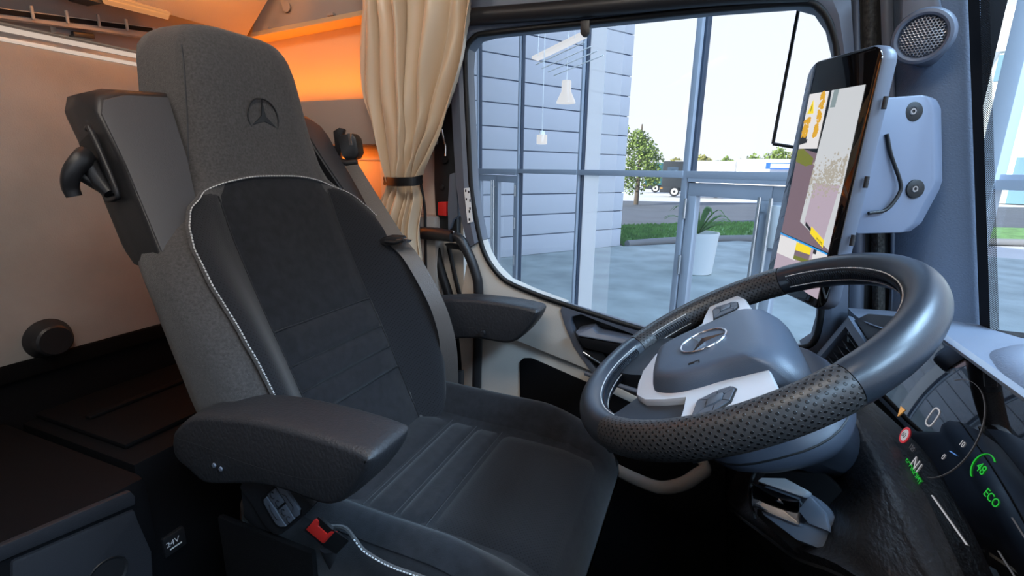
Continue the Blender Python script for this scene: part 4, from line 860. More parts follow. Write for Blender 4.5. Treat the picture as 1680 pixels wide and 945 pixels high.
DQ = {k: dpx(v) for k, v in dict(n1=(0.2270,0.5572,0.7637), eco=(0.2245,0.5689,0.7699), zero=(0.2430,0.5850,0.8062), sign=(0.2300,0.6069,0.7714), tri=(0.2360,0.6405,0.7848), g=(0.2400,0.4849,0.8101), gt=(0.2390,0.4631,0.8079), bar0=(0.2260,0.5134,0.7585), bar1=(0.2240,0.4453,0.7603), s1=(0.2335,0.5843,0.7783), zz=(0.2330,0.5356,0.7920), ten=(0.2370,0.5279,0.8097), dial=(0.2450,0.5611,0.8188), blu=(0.2345,0.5306,0.7992), th=(0.2490,0.5911,0.8286)).items()}
dtext('N1', .016, DQ['n1'][0] + .012, DQ['n1'][1] - .006, IW)
dtext('ECONOMY', .0085, DQ['eco'][0] + .010, DQ['eco'][1] - .016, IG)
dline('zero_outline', [(DQ['zero'][0] - .0065 * math.copysign(abs(math.cos(a)) ** .6, math.cos(a)), DQ['zero'][1] + .010 * math.copysign(abs(math.sin(a)) ** .6, math.sin(a))) for a in [2 * math.pi * i / 24 for i in range(24)]], .0009, IW, True)
dline('speed_sign_ring', [(DQ['sign'][0] + .008 * math.cos(a), DQ['sign'][1] + .008 * math.sin(a)) for a in [2 * math.pi * i / 24 for i in range(24)]], .0014, IR, True)
dpoly('speed_sign_face', [(DQ['sign'][0] + .0066 * math.cos(a), DQ['sign'][1] + .0066 * math.sin(a)) for a in [2 * math.pi * i / 20 for i in range(20)]], IW)
text('lettering', '60', .0085, DP(DQ['sign'][0] + .0052, DQ['sign'][1] - .003, .0007), exd, ey, RUB, ids)
dpoly('arrow', [(DQ['tri'][0] + .007, DQ['tri'][1] + .003), (DQ['tri'][0] - .005, DQ['tri'][1] + .004), (DQ['tri'][0] + .000, DQ['tri'][1] - .008)], IA)
dline('green_ring', [(DQ['g'][0] - .013 * math.cos(a), DQ['g'][1] + .013 * math.sin(a)) for a in [math.radians(60 + 10 * i) for i in range(20)]], .0008, IG)
dtext('48', .012, DQ['g'][0] + .007, DQ['g'][1] - .005, IG)
dtext('ECO', .010, DQ['gt'][0] + .004, DQ['gt'][1] - .012, IG)
dline('level_bar', [DQ['bar0'], DQ['bar1']], .0010, IW)
dtext('120', .0075, DQ['s1'][0] + .004, DQ['s1'][1] - .012, IGY)
dtext('0', .008, DQ['zz'][0], DQ['zz'][1] - .004, IW); dtext('10', .008, DQ['ten'][0], DQ['ten'][1], IW)
dline('speed_dial', [(DQ['dial'][0] - .052 * math.cos(a), DQ['dial'][1] - .012 + .052 * math.sin(a)) for a in [math.radians(-60 + 6 * i) for i in range(32)]], .0005, IGY)
dline('needle', [(DQ['blu'][0], DQ['blu'][1]), (DQ['blu'][0] - .010, DQ['blu'][1] + .002)], .0012, IB)
dline('menu_bar', [(.43, .070), (.40, .066)], .0008, IGY); dline('menu_bar', [(.42, .045), (.38, .042)], .0008, IGY); dline('menu_bar', [(.40, .035), (.36, .034)], .0008, IGY)
# ------------------------------------------------------------------ dashboard top with grille
ds = root('dashboard', (.4, .5, .80), 'slate blue dashboard top below the windscreen with a raised rim', 'dashboard')
def dtop(a, b):
    y = 1.06 - 1.9 * a; x0 = .262; x1 = wsx(max(-1.03, min(1.03, y)), .86) + .01
    x = x0 + (x1 - x0) * b
    return Vector((x, y, .861 - .056 * sstep(.62, 1.02, y) + .003 * math.sin(math.pi * b)))
V, F, uv = gridVF(dtop, 40, 10); obj('top_skin', V, F, DASH, ds, sharp=180)
box('front_body', (.285, -.9, .45), (.60, 1.055, .795), DARKB, ds, .004)
gc = Vector((.378, .575, .8625))
def gpt(R, a, h): return gc + Vector((R * math.cos(a) * .66, R * math.sin(a), h))
rg = [[gpt(R, 2 * math.pi * i / 48, h) for i in range(48)] for R, h in ((.150, -.006), (.135, .004), (.115, .008), (.088, .008), (.082, .002))]
loft('speaker_rim', rg, DASH, ds, cap=False, sharp=60)
GRM = mat('perforated_grille_plate', (.12, .14, .18), .5); dots(GRM, 'UV', 130, 130, .30, (.01, .011, .014), .8)
Vg = [gpt(.084, 2 * math.pi * i / 48, .003) for i in range(48)]; 
obj('speaker_grille', Vg, [tuple(range(48))], GRM, ds, sharp=None, uv=[(v.x, v.y) for v in Vg])
# air vent at the door end of the dash
av = root('air_vent', (0.2373,0.9200,0.7696), 'dark air vent with thin slats at the door end of the dashboard', 'vent')
vA, vB, vC, vD = (Vector(p) for p in ((0.2105,1.0000,0.6987), (0.2512,0.9700,0.8064), (0.2548,0.8600,0.7911), (0.2173,0.8700,0.6990)))
def VQ(a, b, o=0.0):
    n = (vB - vA).cross(vD - vA).normalized(); n = n if n.x < 0 else -n
    return vA.lerp(vB, b).lerp(vD.lerp(vC, b), a) + n * o
def frame4(name, o0, o1, k, m, par):
    V = []
    for o in (0, .008):
        V += [VQ(a, b, o) for a, b in ((0, 0), (0, 1), (1, 1), (1, 0))] + [VQ(a, b, o) for a, b in ((k, k), (k, 1 - k), (1 - k, 1 - k), (1 - k, k))]
    F = []
    for i in range(4):
        j = (i + 1) % 4
        F += [(8 + i, 8 + j, 12 + j, 12 + i), (i, j, 8 + j, 8 + i), (4 + i, 4 + j, 12 + j, 12 + i), (i, j, 4 + j, 4 + i)]
    return obj(name, V, F, m, par, sharp=30)
frame4('vent_frame', 0, 0, .12, SLATE, av)
obj('vent_well', [VQ(a, b, -.03) for a, b in ((0, 0), (0, 1), (1, 1), (1, 0))], [(0, 1, 2, 3)], RUB, av, sharp=None)
for i in range(6):
    b = .20 + .115 * i
    prism('slat', [VQ(.14, b, 0), VQ(.86, b, 0), VQ(.86, b, -.022), VQ(.14, b, -.022)], (vB - vA) * .012, PLAS, av)
prism('vent_cap', [(0.2534,0.9750,0.8053), (0.2732,0.9800,0.8176), (0.2794,0.8600,0.8464), (0.2619,0.8000,0.8241), (0.2554,0.8500,0.7917)], (.05, .02, -.01), PLAS, av, .004)
tube('end_trim', [VQ(-.03, -.02, .002), VQ(-.03, 1.0, .002)], .006, SLATE, av, 8)
# ------------------------------------------------------------------ mirror display on the pillar
md = root('mirror_display', (0.2242,0.8800,0.8526), 'tall portrait mirror camera display mounted on the windscreen pillar', 'display')
mTL, mTR, mBR, mBL = (Vector(p) for p in ((0.1335,1.0200,1.2358), (0.1942,0.8400,1.2235), (0.1785,0.8400,0.8456), (0.1136,1.0200,0.8449)))
mex = (mTR - mTL).normalized(); mey = (mTL - mBL).normalized(); mn = mex.cross(mey).normalized()
if mn.y > 0: mn = -mn
def MP(a, b, o=0.0): return mBL.lerp(mBR, a).lerp(mTL.lerp(mTR, a), b) + mn * o
rr = [(.5 + x, .5 + y * 1.0) for x, y in [(px * 1.0, py / 2.75) for px, py in rrect(1.0, 2.75, .16, 6)]]
rings = [[MP(.5 + (a - .5) * k, .5 + (b - .5) * (1 - (1 - k) * .4), o) for a, b in rr] for k, o in ((.90, -.024), (1.0, -.020), (1.02, -.015), (1.02, -.004), (1.0, -.001))]
loft('housing', rings, SLATE, md, sharp=40)
rings = [[MP(.5 + (a - .5) * k, .5 + (b - .5) * (1 - (1 - k) * .4), o) for a, b in rr] for k, o in ((1.0, -.003), (1.0, .0), (.985, .0012))]
loft('cover_glass', rings, SCREENGL, md, sharp=40)
# the picture on the screen: flat printed areas
def mpoly(name, P, m, o=.0015): return prism(name, [MP(a, b, o) for a, b in P], mn * .00015, m, md)
L_ = lambda n, c, s=1.0: lit('screen_' + n, c, s)
SVAN = L_('van_white', (.62, .64, .66), .95); SSKY = L_('sky', (.80, .78, .78), .95); STREE = L_('autumn_tree', (.80, .42, .02), .9); SGRS = L_('verge', (.22, .24, .03), .8)
SRD = L_('road', (.22, .15, .18), .9); SDK = L_('dark', (.03, .03, .035), .6); SYEL = L_('yellow', (.95, .72, .02), 1.0); SBLU = L_('divider', (.03, .35, .85), 1.0); SPNK = L_('lower_body', (.52, .42, .50), .9); SBR = L_('foliage_reflection', (.46, .42, .35), .9)
x0, x1 = .115, .895
mpoly('sky_area', [(x0, .640), (.42, .640), (.42, .868), (x0, .868)], SSKY)
mpoly('road_area', [(x0, .265), (x1, .235), (x1, .45), (.45, .62), (x0, .645)], SRD)
mpoly('van_body', [(.40, .330), (x1, .245), (x1, .868), (.46, .868), (.47, .80), (.44, .62)], SVAN, .0018)
mpoly('van_lower', [(.47, .33), (.80, .262), (.86, .50), (.50, .50)], SPNK, .0020)
random.seed(7)
Vt = []; Ft = []
for i in range(150):
    a = random.uniform(.13, .22) if i < 70 else random.uniform(.33, .385); b = random.uniform(.69, .765) if i < 70 else random.uniform(.69, .865)
    r = random.uniform(.008, .02); k = len(Vt)
    for q in range(5):
        t = 2 * math.pi * q / 5 + i; Vt.append(MP(a + r * math.cos(t) * 1.3, b + r * .5 * math.sin(t), .0021 + .00001 * i))
    Ft.append(tuple(range(k, k + 5)))
obj('autumn_trees', Vt, Ft, STREE, md, sharp=None, clean=False)
mpoly('verge', [(x0, .635), (.20, .640), (.40, .600), (.40, .575), (.30, .565), (x0, .585)], SGRS, .0021)
mpoly('verge', [(x0, .672), (.24, .680), (.24, .665), (x0, .655)], SDK, .0022)
mpoly('parked_cars', [(x0, .690), (.22, .694), (.22, .676), (x0, .672)], SDK, .0023)
Vt = []; Ft = []
for i in range(500):
    a = random.gauss(.70, .16); b = random.gauss(.52 + .10 * (a - .6), .035); a = min(.875, max(.45, a)); r = random.uniform(.004, .012); k = len(Vt)
    for q in range(5):
        t = 2 * math.pi * q / 5 + i; Vt.append(MP(a + r * math.cos(t) * 1.3, b + r * .5 * math.sin(t), .0023 + .000005 * i))
    Ft.append(tuple(range(k, k + 5)))
obj('tree_reflection', Vt, Ft, SBR, md, sharp=None, clean=False)
mpoly('van_skirt', [(.50, .335), (.78, .268), (.80, .256), (.50, .320)], SDK, .0025)
mpoly('number_plate', [(.60, .322), (.82, .278), (.82, .248), (.60, .292)], SYEL, .0027)
text('plate_lettering', 'SM2 V 81', .0052, MP(.805, .258, .0032), (MP(.60, .305) - MP(.82, .263)) * -1, mey, RUB, md, mirror=True)
mpoly('warning_triangle', [(.150, .785), (.255, .785), (.210, .842)], SYEL, .0026)
mpoly('warning_mark', [(.200, .795), (.208, .795), (.212, .822), (.204, .822)], SDK, .0028)
mpoly('van_window', [(.49, .80), (.56, .80), (.57, .868), (.50, .868)], L_('window', (.30, .38, .40), .8), .0022)
mpoly('blue_divider', [(x0, .262), (x1, .232), (x1, .226), (x0, .256)], SBLU, .0026)
mpoly('lower_view', [(x0, .256), (x1, .226), (x1, .040), (.74, .045), (x0, .085)], SPNK, .0019)
mpoly('lower_wall', [(x0, .250), (.45, .244), (.45, .160), (x0, .166)], SSKY, .0021)
mpoly('lower_van', [(.70, .234), (x1, .226), (x1, .10), (.70, .10)], SSKY, .0021)
mpoly('lower_trees', [(.42, .240), (.66, .236), (.66, .205), (.42, .205)], SYEL, .0023)
mpoly('lower_road', [(.42, .205), (.66, .205), (.66, .182), (.42, .182)], SRD, .0023)
mpoly('lower_verge', [(.42, .182), (.66, .182), (.66, .165), (.42, .165)], SGRS, .0023)
mpoly('marker_flag', [(.70, .236), (.745, .235), (.745, .214), (.70, .214)], SDK, .0024)
lathe('sensor', [(.001, .0005), (.0013, .0005), (.0014, 0)], MP(.30, .030, .0012), mn, IW, md, 10)
# slots on the side of the housing
for b in (.80, .52, .30):
    c = MP(1.03, b, -.012)
    tube('vent_slot', [c + mex * .002 + mey * .008, c + mex * .003 - mey * .008], .0032, PLAS, md, 8)
    lathe('slot_eye', [(.001, .001), (.0026, .001), (.003, 0)], c + mex * .003, (mex - mn * -.4), SILV, md, 12)
# bracket
BRK = mat('pale_slate_bracket', (.165, .19, .255), .42); STEELD = mat('dark_steel', (.35, .35, .36), .3, metal=1.0)
bp = prism('bracket', [(0.2177,0.9300,1.1657), (0.2815,0.9650,1.1724), (0.2929,0.9700,1.1682), (0.3021,0.9750,1.1553), (0.3243,0.9750,1.0447), (0.3224,0.9750,1.0295), (0.3051,0.9650,0.9754), (0.2901,0.9550,0.9618), (0.2197,0.9200,0.9593), (0.2018,0.9100,1.0391)], (.02, .028, 0), BRK, md, .005); tag(bp, 'pale grey bracket plate with two bolts')
tube('bracket_groove', [(0.2392,0.9345,1.1128), (0.2506,0.9370,1.0813), (0.2704,0.9425,1.0420), (0.2717,0.9415,1.0234), (0.2567,0.9320,0.9988), (0.2317,0.9210,0.9927)], .0028, RUB, bp, 8, smooth=4)
for q in ((0.2740,0.9585,1.1472), (0.2972,0.9605,1.0311)):
    q = Vector(q); ax = (Vector((0.3243,0.9750,1.0447)) - Vector((0.2815,0.9650,1.1724))).cross(Vector((0.2197,0.9200,0.9593)) - Vector((0.2815,0.9650,1.1724))).normalized(); ax = ax if ax.y < 0 else -ax
    lathe('bolt_well', [(.001, .001), (.0135, .001), (.0145, .0005), (.015, -.004)], q, ax, RUB, bp, 28)
    lathe('bolt', [(.001, .0012), (.002, .0012), (.0025, .003), (.0045, .003), (.0055, .001), (.006, .001), (.0065, .0025), (.0072, .001)], q + Vector((-.002, 0, 0)), ax, STEELD, bp, 20)
# ------------------------------------------------------------------ hall, facade and yard outside
G = -1.45
FD = Vector((-.7265, .687, 0)); FN = Vector((.687, .7265, 0))
def FP(al, z, o=0.0): p = FN * (3.7 + o) + FD * al; return Vector((p.x, p.y, z))
ALU = mat('anodised_mullion', (.46, .49, .56), .45, metal=0.0); ALUD = mat('dark_mullion_gasket', (.05, .07, .11), .5); STEEL = mat('brushed_steel_handle', (.85, .85, .85), .25, metal=1.0)
CONC = mat('hall_floor_screed', (.30, .31, .32), .5, var=.1, vscale=2)
def obox(name, al0, al1, z0, z1, o0, o1, m, parent, bev=0.0, **k):
    P = [FP(al0, z0, o0), FP(al1, z0, o0), FP(al1, z0, o1), FP(al0, z0, o1)]
    return prism(name, P, (0, 0, z1 - z0), m, parent, bev, **k)
tag(prism('hall_floor', [FP(14, G - .1, 0), FP(-12, G - .1, 0), FP(-12, G - .1, -14), FP(14, G - .1, -14)], (0, 0, .1), CONC), 'grey screed floor of the hall around the truck', None, None, 'structure')
tag(prism('hall_roof', [FP(14, 6.2, .5), FP(-12, 6.2, .5), FP(-12, 6.2, -14), FP(14, 6.2, -14)], (0, 0, .35), mat('hall_roof_panel', (.55, .56, .58), .7)), 'pale roof of the hall', None, None, 'structure')
HW = mat('hall_wall_panel', (.50, .52, .54), .7)
tag(prism('hall_wall', [FP(14, G, -13.8), FP(-12, G, -13.8), FP(-12, G, -14), FP(14, G, -14)], (0, 0, 7.65), HW), 'pale rear wall of the hall', None, None, 'structure')
tag(prism('hall_wall', [FP(14, G, .0), FP(14, G, -14), FP(14.2, G, -14), FP(14.2, G, .0)], (0, 0, 7.65), HW), 'pale side wall of the hall', None, None, 'structure')
fa = root('facade', FP(3.83, G), 'glazed hall facade of grey mullions and transoms outside the cab', None, None, 'structure')
MU = [13.85, 11.85, 9.85, 7.85, 5.87, 3.84, 1.83, -.17, -2.17, -4.17, -6.17, -8.17, -10.17]
for i, a in enumerate(MU):
    w = .020 if a != 3.84 else .036
    mu = obox('mullion', a - w, a + w, G, 6.2, -.04, .05, ALU, fa, .004)
    obox('gasket', a - w - .030, a - w, G, 6.2, -.005, .05, ALUD, mu)
    if i < len(MU) - 1:
        b = MU[i + 1]
        for z in (1.0, 3.9): obox('transom', a - w, b + w, z, z + .07, -.05, .06, ALU, fa, .004)
        obox('pane', a - w, b + w, 1.07, 3.9, .012, .018, FACGL, fa); obox('pane', a - w, b + w, 3.97, 6.2, .012, .018, FACGL, fa)
        if i not in (2, 5): obox('pane', a - w, b + w, G + .06, 1.0, .012, .018, FACGL, fa)
        obox('floor_rail', a - w, b + w, G, G + .06, -.05, .06, ALU, fa)
obox('mullion', 1.40, 1.49, G, 6.2, -.10, .02, mat('pale_mullion', (.62, .66, .74), .5), fa, .004)
obox('transom', 1.40, -.2, .985, 1.04, -.09, -.02, ALU, fa)
for k, (a, b, lab) in enumerate(((9.80, 7.90, 'glazed double door in the hall facade with two long upright handles, farther one'), (3.78, 1.88, 'glazed double door in the hall facade right of the middle with a tall steel handle'))):
    d = root('door_%d' % (k + 2), FP((a + b) / 2, G), lab, None, None, 'structure')
    m_ = (a + b) / 2; fw = .11
    for u, v in ((a, m_ + .004), (m_ - .004, b)):
        lf = obox('door_leaf', u, v, .83, .955, -.03, .035, ALU, d, .004)
        obox('stile', u, u - fw, G + .02, .83, -.03, .035, ALU, lf, .004); obox('stile', v + fw, v, G + .02, .83, -.03, .035, ALU, lf, .004)
        obox('bottom_rail', u - fw, v + fw, G + .02, G + .2, -.03, .035, ALU, lf)
        obox('pane', u - fw, v + fw, G + .2, .83, -.003, .003, FACGL, lf)
    obox('door_head', a, b, .965, 1.0, -.05, .05, ALU, d)
    for s in (1, -1):
        h = tube('pull_handle', [FP(m_ + .055 * s, -.95, -.10), FP(m_ + .055 * s, .86, -.10)], .018, STEEL, d, 12)
        for z in (-.80, .74): tube('handle_post', [FP(m_ + .055 * s, z, -.10), FP(m_ + .055 * s, z, -.03)], .010, STEEL, h, 8)
    for z in (.70, .12, -.55, -1.15):
        for e in (a - .005, b + .005): tube('hinge', [FP(e, z - .10, -.055), FP(e, z + .10, -.055)], .016, STEEL, d, 10)
obox('door_closer', 2.78, 2.69, .45, .80, -.085, -.03, mat('white_lock_case', (.8, .8, .8), .5), fa, .005)
# pale strips painting a white column's reflection onto the pane left of the middle mullion
fs = root('column_reflection_strips', FP(5.4, G), 'pair of white translucent strips painted as a column reflection on the tall facade pane', 'reflection')
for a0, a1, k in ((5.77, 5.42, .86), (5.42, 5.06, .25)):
    fm = bpy.data.materials.new('column_reflection_white'); fm.use_nodes = True; n_ = fm.node_tree; n_.nodes.clear()
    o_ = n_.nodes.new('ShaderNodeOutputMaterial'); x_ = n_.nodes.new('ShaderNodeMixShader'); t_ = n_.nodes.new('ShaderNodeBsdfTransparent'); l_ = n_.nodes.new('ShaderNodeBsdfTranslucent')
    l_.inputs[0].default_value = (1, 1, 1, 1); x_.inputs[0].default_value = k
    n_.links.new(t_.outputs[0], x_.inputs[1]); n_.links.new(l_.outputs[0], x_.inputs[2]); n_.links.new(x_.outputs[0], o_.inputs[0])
    obj('reflection_strip', [FP(a0, G, .006), FP(a1, G, .006), FP(a1, 6.2, .006), FP(a0, 6.2, .006)], [(0, 1, 2, 3)], fm, fs, sharp=None)
# hall lamps reflected in the facade, built as solid glowing shapes before it
LAMPW = lit('reflected_lamp_white', (.90, .90, .92), .85)
for (p, lab) in ((Vector((-1.5750,5.3740,1.8869)), 'reflection of a white bell-shaped pendant lamp built solid before the facade, higher one'),):
    t = root('pendant_lamp_reflection', p, lab, 'lamp')
    lathe('lamp_shade', [(.045, .11), (.05, .10), (.052, .0), (.10, -.10), (.105, -.12), (.098, -.12), (.04, .0)], p, (0, 0, 1), LAMPW, t, 28)
    tube('cord', [p + Vector((0, 0, .11)), Vector((p.x, p.y, 6.2))], .004, WHITE, t, 6)
p = Vector((-1.8118,5.2988,1.3850)); t = root('pendant_lamp_reflection', p, 'reflection of a small white cylinder pendant lamp on a thin cord built solid, lower one', 'lamp')
lathe('lamp_shade', [(.001, .05), (.055, .05), (.058, .045), (.058, -.045), (.052, -.05), (.001, -.05)], p, (0, 0, 1), LAMPW, t, 24)
lathe('cap', [(.001, .09), (.03, .09), (.034, .05)], p, (0, 0, 1), WHITE, t, 16)
tube('cord', [p + Vector((0, 0, .09)), Vector((p.x, p.y, 6.2))], .004, WHITE, t, 6)
lq = root('luminaire_reflection', (-1.7693,5.5235,2.3258), 'reflection of a long white slatted ceiling light built solid high before the facade', 'lamp')  # ceiling light reflected in the glass, modelled as a solid glowing shape
LA, LB, LC, LDp = (Vector(q) for q in ((-2.0091,5.4409,2.2503), (-1.3521,5.0211,2.3401), (-1.3475,5.0224,2.2417), (-1.9814,5.4511,2.1566)))
prism('tray', [LA, LB, LB + Vector((.05, .08, -.01)), LA + Vector((.05, .08, -.01))], (0, 0, .03), LAMPW, lq, .004)
for i in range(4):
    o = Vector((.03 + .05 * i, .06 + .07 * i, -.05 - .028 * i)); tube('slat', [LA + o, LB + o], .006, WHITE, lq, 6)
for q in (LA.lerp(LB, .15), LA.lerp(LB, .9)): tube('hanger', [q, Vector((q.x, q.y, 6.2))], .004, WHITE, lq, 6)
# ground outside
def gp(x, y, z=0.0): return Vector((x, y, G + z))
ASPH = mat('grey_block_paving', (.46, .53, .50), .85, var=.22, vscale=1.2, bump=.3, bscale=8); ROAD = mat('grey_asphalt', (.12, .13, .145), .9, var=.12, vscale=.6); APRON = mat('pale_concrete_apron', (.72, .70, .67), .9, var=.08, vscale=.3)
GRASS = mat('lawn_green', (.18, .36, .10), .95, var=.35, vscale=3.0, bump=.6, bscale=60)
tag(prism('ground', [gp(-160, -80, -.12), gp(160, -80, -.12), gp(160, 260, -.12), gp(-160, 260, -.12)], (0, 0, .02), APRON), 'pale sunlit concrete yard beyond the road', None, None, 'structure')
pv = tag(prism('pavement', [FP(14, G - .1, 0), FP(-12, G - .1, 0), gp(24, 16.0, -.1), gp(9, 20.2, -.1), gp(1.1, 20.3, -.1), gp(-2.6, 16.8, -.1), gp(-8, 18, -.1)], (0, 0, .1), ASPH), 'blue grey paved ground outside the hall in shade', None, None, 'structure')
tag(prism('road', [gp(-30, 24, -.1), gp(-3.4, 22.5, -.1), gp(30, 35, -.1), gp(60, 55, -.1), gp(60, 72, -.1), gp(-10, 44, -.1), gp(-30, 40, -.1)], (0, 0, .05), ROAD), 'grey asphalt road behind the grass strip', None, None, 'structure')
gr = root('grass_strip', gp(0, 22), 'strip of mown green grass with a kerb beyond the paving', 'grass')
Vg = []; GA = [(-2.66, 17.1), (-1.5, 18.6), (.45, 20.3), (2.5, 21.7), (6, 23.2), (14, 26), (30, 32)]; GB = [(-4.6, 22.0), (-2.5, 24.0), (.5, 27.0), (3.5, 28.7), (8, 30.6), (16, 33), (32, 40)]
rings = [[gp(a[0], a[1], -.05), gp(a[0], a[1], .06), gp((a[0] + b[0]) / 2, (a[1] + b[1]) / 2, .14), gp(b[0], b[1], .04), gp(b[0], b[1], -.05)] for a, b in zip(GA, GB)]
loft('turf', rings, GRASS, gr)
tube('kerb', [gp(a[0] + .1, a[1] - .12, .06) for a in GA], .13, mat('grey_kerb_stone', (.30, .30, .30), .9), gr, 8)
random.seed(11); Vb = []; Fb = []
for i in range(5000):
    t = random.random() ** 1.4 * 3.4; k = min(int(t), 5); f = t - k; s_ = random.random()
    a = Vector((*GA[k], 0)).lerp(Vector((*GA[k + 1], 0)), f); b = Vector((*GB[k], 0)).lerp(Vector((*GB[k + 1], 0)), f); p = a.lerp(b, s_)
    z = .06 + .08 * math.sin(math.pi * s_); r = random.uniform(.03, .07); q = random.uniform(0, 6.28); n = len(Vb)
    Vb += [gp(p.x - r * math.cos(q), p.y - r * math.sin(q), z - .02), gp(p.x + r * math.cos(q), p.y + r * math.sin(q), z - .02), gp(p.x + r * .5, p.y + .02, z + random.uniform(.05, .13))]; Fb.append((n, n + 1, n + 2))
tag(obj('grass_blades', Vb, Fb, GRASS, gr, sharp=None, clean=False), kind='stuff')
# clad wing of the building
wg = root('wall_wing', (-4, 15, G), 'pale blue clad wing of the building outside the window', None, None, 'structure')
WD = Vector((.557, .83, 0)).normalized(); WNn = Vector((.83, -.557, 0)).normalized(); W0 = Vector((-5.14, 13.316, 0))
CLAD = mat('pale_blue_cladding', (.74, .78, .86), .55); CLAD2 = mat('recessed_joint', (.10, .13, .20), .7)
def WPt(t, z, o=0.0): p = W0 + WD * t + WNn * o; return Vector((p.x, p.y, z))
prism('core', [WPt(-2.6, G, -.05), WPt(4.20, G, -.05), WPt(4.20, G, -6), WPt(-2.6, G, -6)], (0, 0, 8.6), CLAD2, wg)
z = -1.47; i = 0
first = None
while z < 6.9:
    if first is None:
        first = prism('cladding_panel', [WPt(-2.6, z + .03, -.05), WPt(4.24, z + .03, -.05), WPt(4.24, z + .03, .0), WPt(-2.6, z + .03, .0)], (0, 0, .575), CLAD, wg, .004)
    else:
        c = first.copy(); COL.objects.link(c); c.parent = wg; c.location = (0, 0, z + 1.47)
    z += .6095
# planter with palm
po = root('planter', (-0.2258,13.0960,-1.4500), 'tall round white planter with a small palm beyond the glass door', 'planter')
pc = Vector((-0.2258,13.0960,-1.4500)); pc.z = G
lathe('pot', [(.40, .0), (.43, .02), (.50, .95), (.52, 1.02), (.52, 1.05), (.47, 1.05), (.46, .95), (.001, .93)], pc, (0, 0, 1), mat('white_glazed_pot', (.95, .97, .97), .4), po, 36)
PALM = mat('palm_green', (.10, .22, .05), .6, var=.3, vscale=6)
random.seed(3)
for i in range(22):
    a = 2 * math.pi * i / 22 + random.uniform(-.2, .2); L = random.uniform(.7, 1.15); up_ = random.uniform(.3, .9); V = []; F = []
    for k in range(7):
        t = k / 6; r = L * t * (1 - .2 * t); h = 1.0 + up_ * math.sin(t * 2.2) * .8; w = .055 * math.sin(math.pi * (t * .9 + .1)) + .004
        c = pc + Vector((r * math.cos(a), r * math.sin(a), h)); sd = Vector((-math.sin(a), math.cos(a), 0))
        V += [c - sd * w, c + Vector((0, 0, .012)), c + sd * w]
        if k: F += [(3 * k - 3, 3 * k - 2, 3 * k + 1, 3 * k), (3 * k - 2, 3 * k - 1, 3 * k + 2, 3 * k + 1)]
    obj('frond', V, F, PALM, po, sharp=None, clean=False)
# trees
LEAF = mat('tree_green', (.20, .28, .06), .8, var=.4, vscale=1.3); LEAFA = mat('autumn_hedge_leaf', (.34, .32, .08), .8, var=.4, vscale=.8); LEAFB = mat('bright_tree_leaf', (.22, .30, .07), .8, var=.4, vscale=.5); BARK = mat('bark', (.12, .09, .06), .9)
def tree(name, p, h, blobs, m, lab, seed, leaf=.28, n=700, group=None):
    random.seed(seed); t = root(name, p, lab, 'tree', group)
    tube('trunk', [p, p + Vector((.05, 0, h * .45)), p + Vector((0, .1, h * .8))], [h * .025, h * .018, h * .006], BARK, t, 8)
    V = []; F = []
    for i in range(n):
        bx_, by_, bz2, br = random.choice(blobs); d = Vector((random.gauss(0, 1), random.gauss(0, 1), random.gauss(0, 1))).normalized() * br * random.uniform(.45, 1.0)
        c = p + Vector((bx_, by_, bz2)) + d; u = Vector((random.gauss(0, 1), random.gauss(0, 1), random.gauss(0, 1))).normalized() * leaf * random.uniform(.5, 1.1); w = u.cross(Vector((random.gauss(0, 1), random.gauss(0, 1), random.gauss(0, 1)))).normalized() * leaf * .6
        b = len(V); V += [c - u, c + w, c + u, c - w]; F.append((b, b + 1, b + 2, b + 3))
    o = obj('foliage', V, F, m, t, sharp=None, clean=False); return t
def gd(q): v = Vector(q); v.z = G; return v
tree('tree', gd((-5.5016,39.6198,0.2327)), 7.6, [(-1.6, 0, 5.6, .75), (-1.9, 0, 6.6, .5), (-1.2, .2, 4.3, 1.0), (-.2, 0, 5.0, .8), (.4, 0, 4.3, .9), (.9, .2, 3.4, 1.0), (.1, 0, 3.0, 1.2), (-1.2, 0, 2.6, 1.2), (1.1, 0, 2.2, .8), (-.3, .4, 1.8, 1.2)], LEAF, 'tall green tree beside the corner of the clad wing', 21, .13, 4500)
HT = ((1108, 5.6, LEAFA, 7), (1150, 6.4, LEAFA, 8), (1192, 5.9, LEAFB, 10), (1234, 6.4, LEAFB, 13), (1276, 7.6, LEAFB, 15), (1320, 8.0, LEAFA, 16), (1364, 8.0, LEAFB, 18))
HTP = ((-7.3980,104.7391,2.6478), (-2.6000,104.9678,2.7012), (2.0423,104.9801,2.7495), (6.5104,104.7980,2.7930), (10.7910,104.4440,2.8317), (15.0650,103.9136,2.8676), (19.1189,103.2447,2.8989))
NTH = ('first', 'second', 'third', 'fourth', 'fifth', 'sixth', 'seventh')
for k, ((u, h, m, s), q) in enumerate(zip(HT, HTP)):
    tree('hedgerow_tree', gd(q), h, [(0, 0, h * .78, h * .20), (-1.3, 0, h * .62, h * .24), (1.3, 0, h * .64, h * .24), (0, 0, h * .4, h * .33)], m, NTH[k] + ' from the left of the ' + ('russet' if m is LEAFA else 'green') + ' and mixed hedgerow trees beyond the trailers', s, .32, 900, 'hedgerow trees beyond the yard')
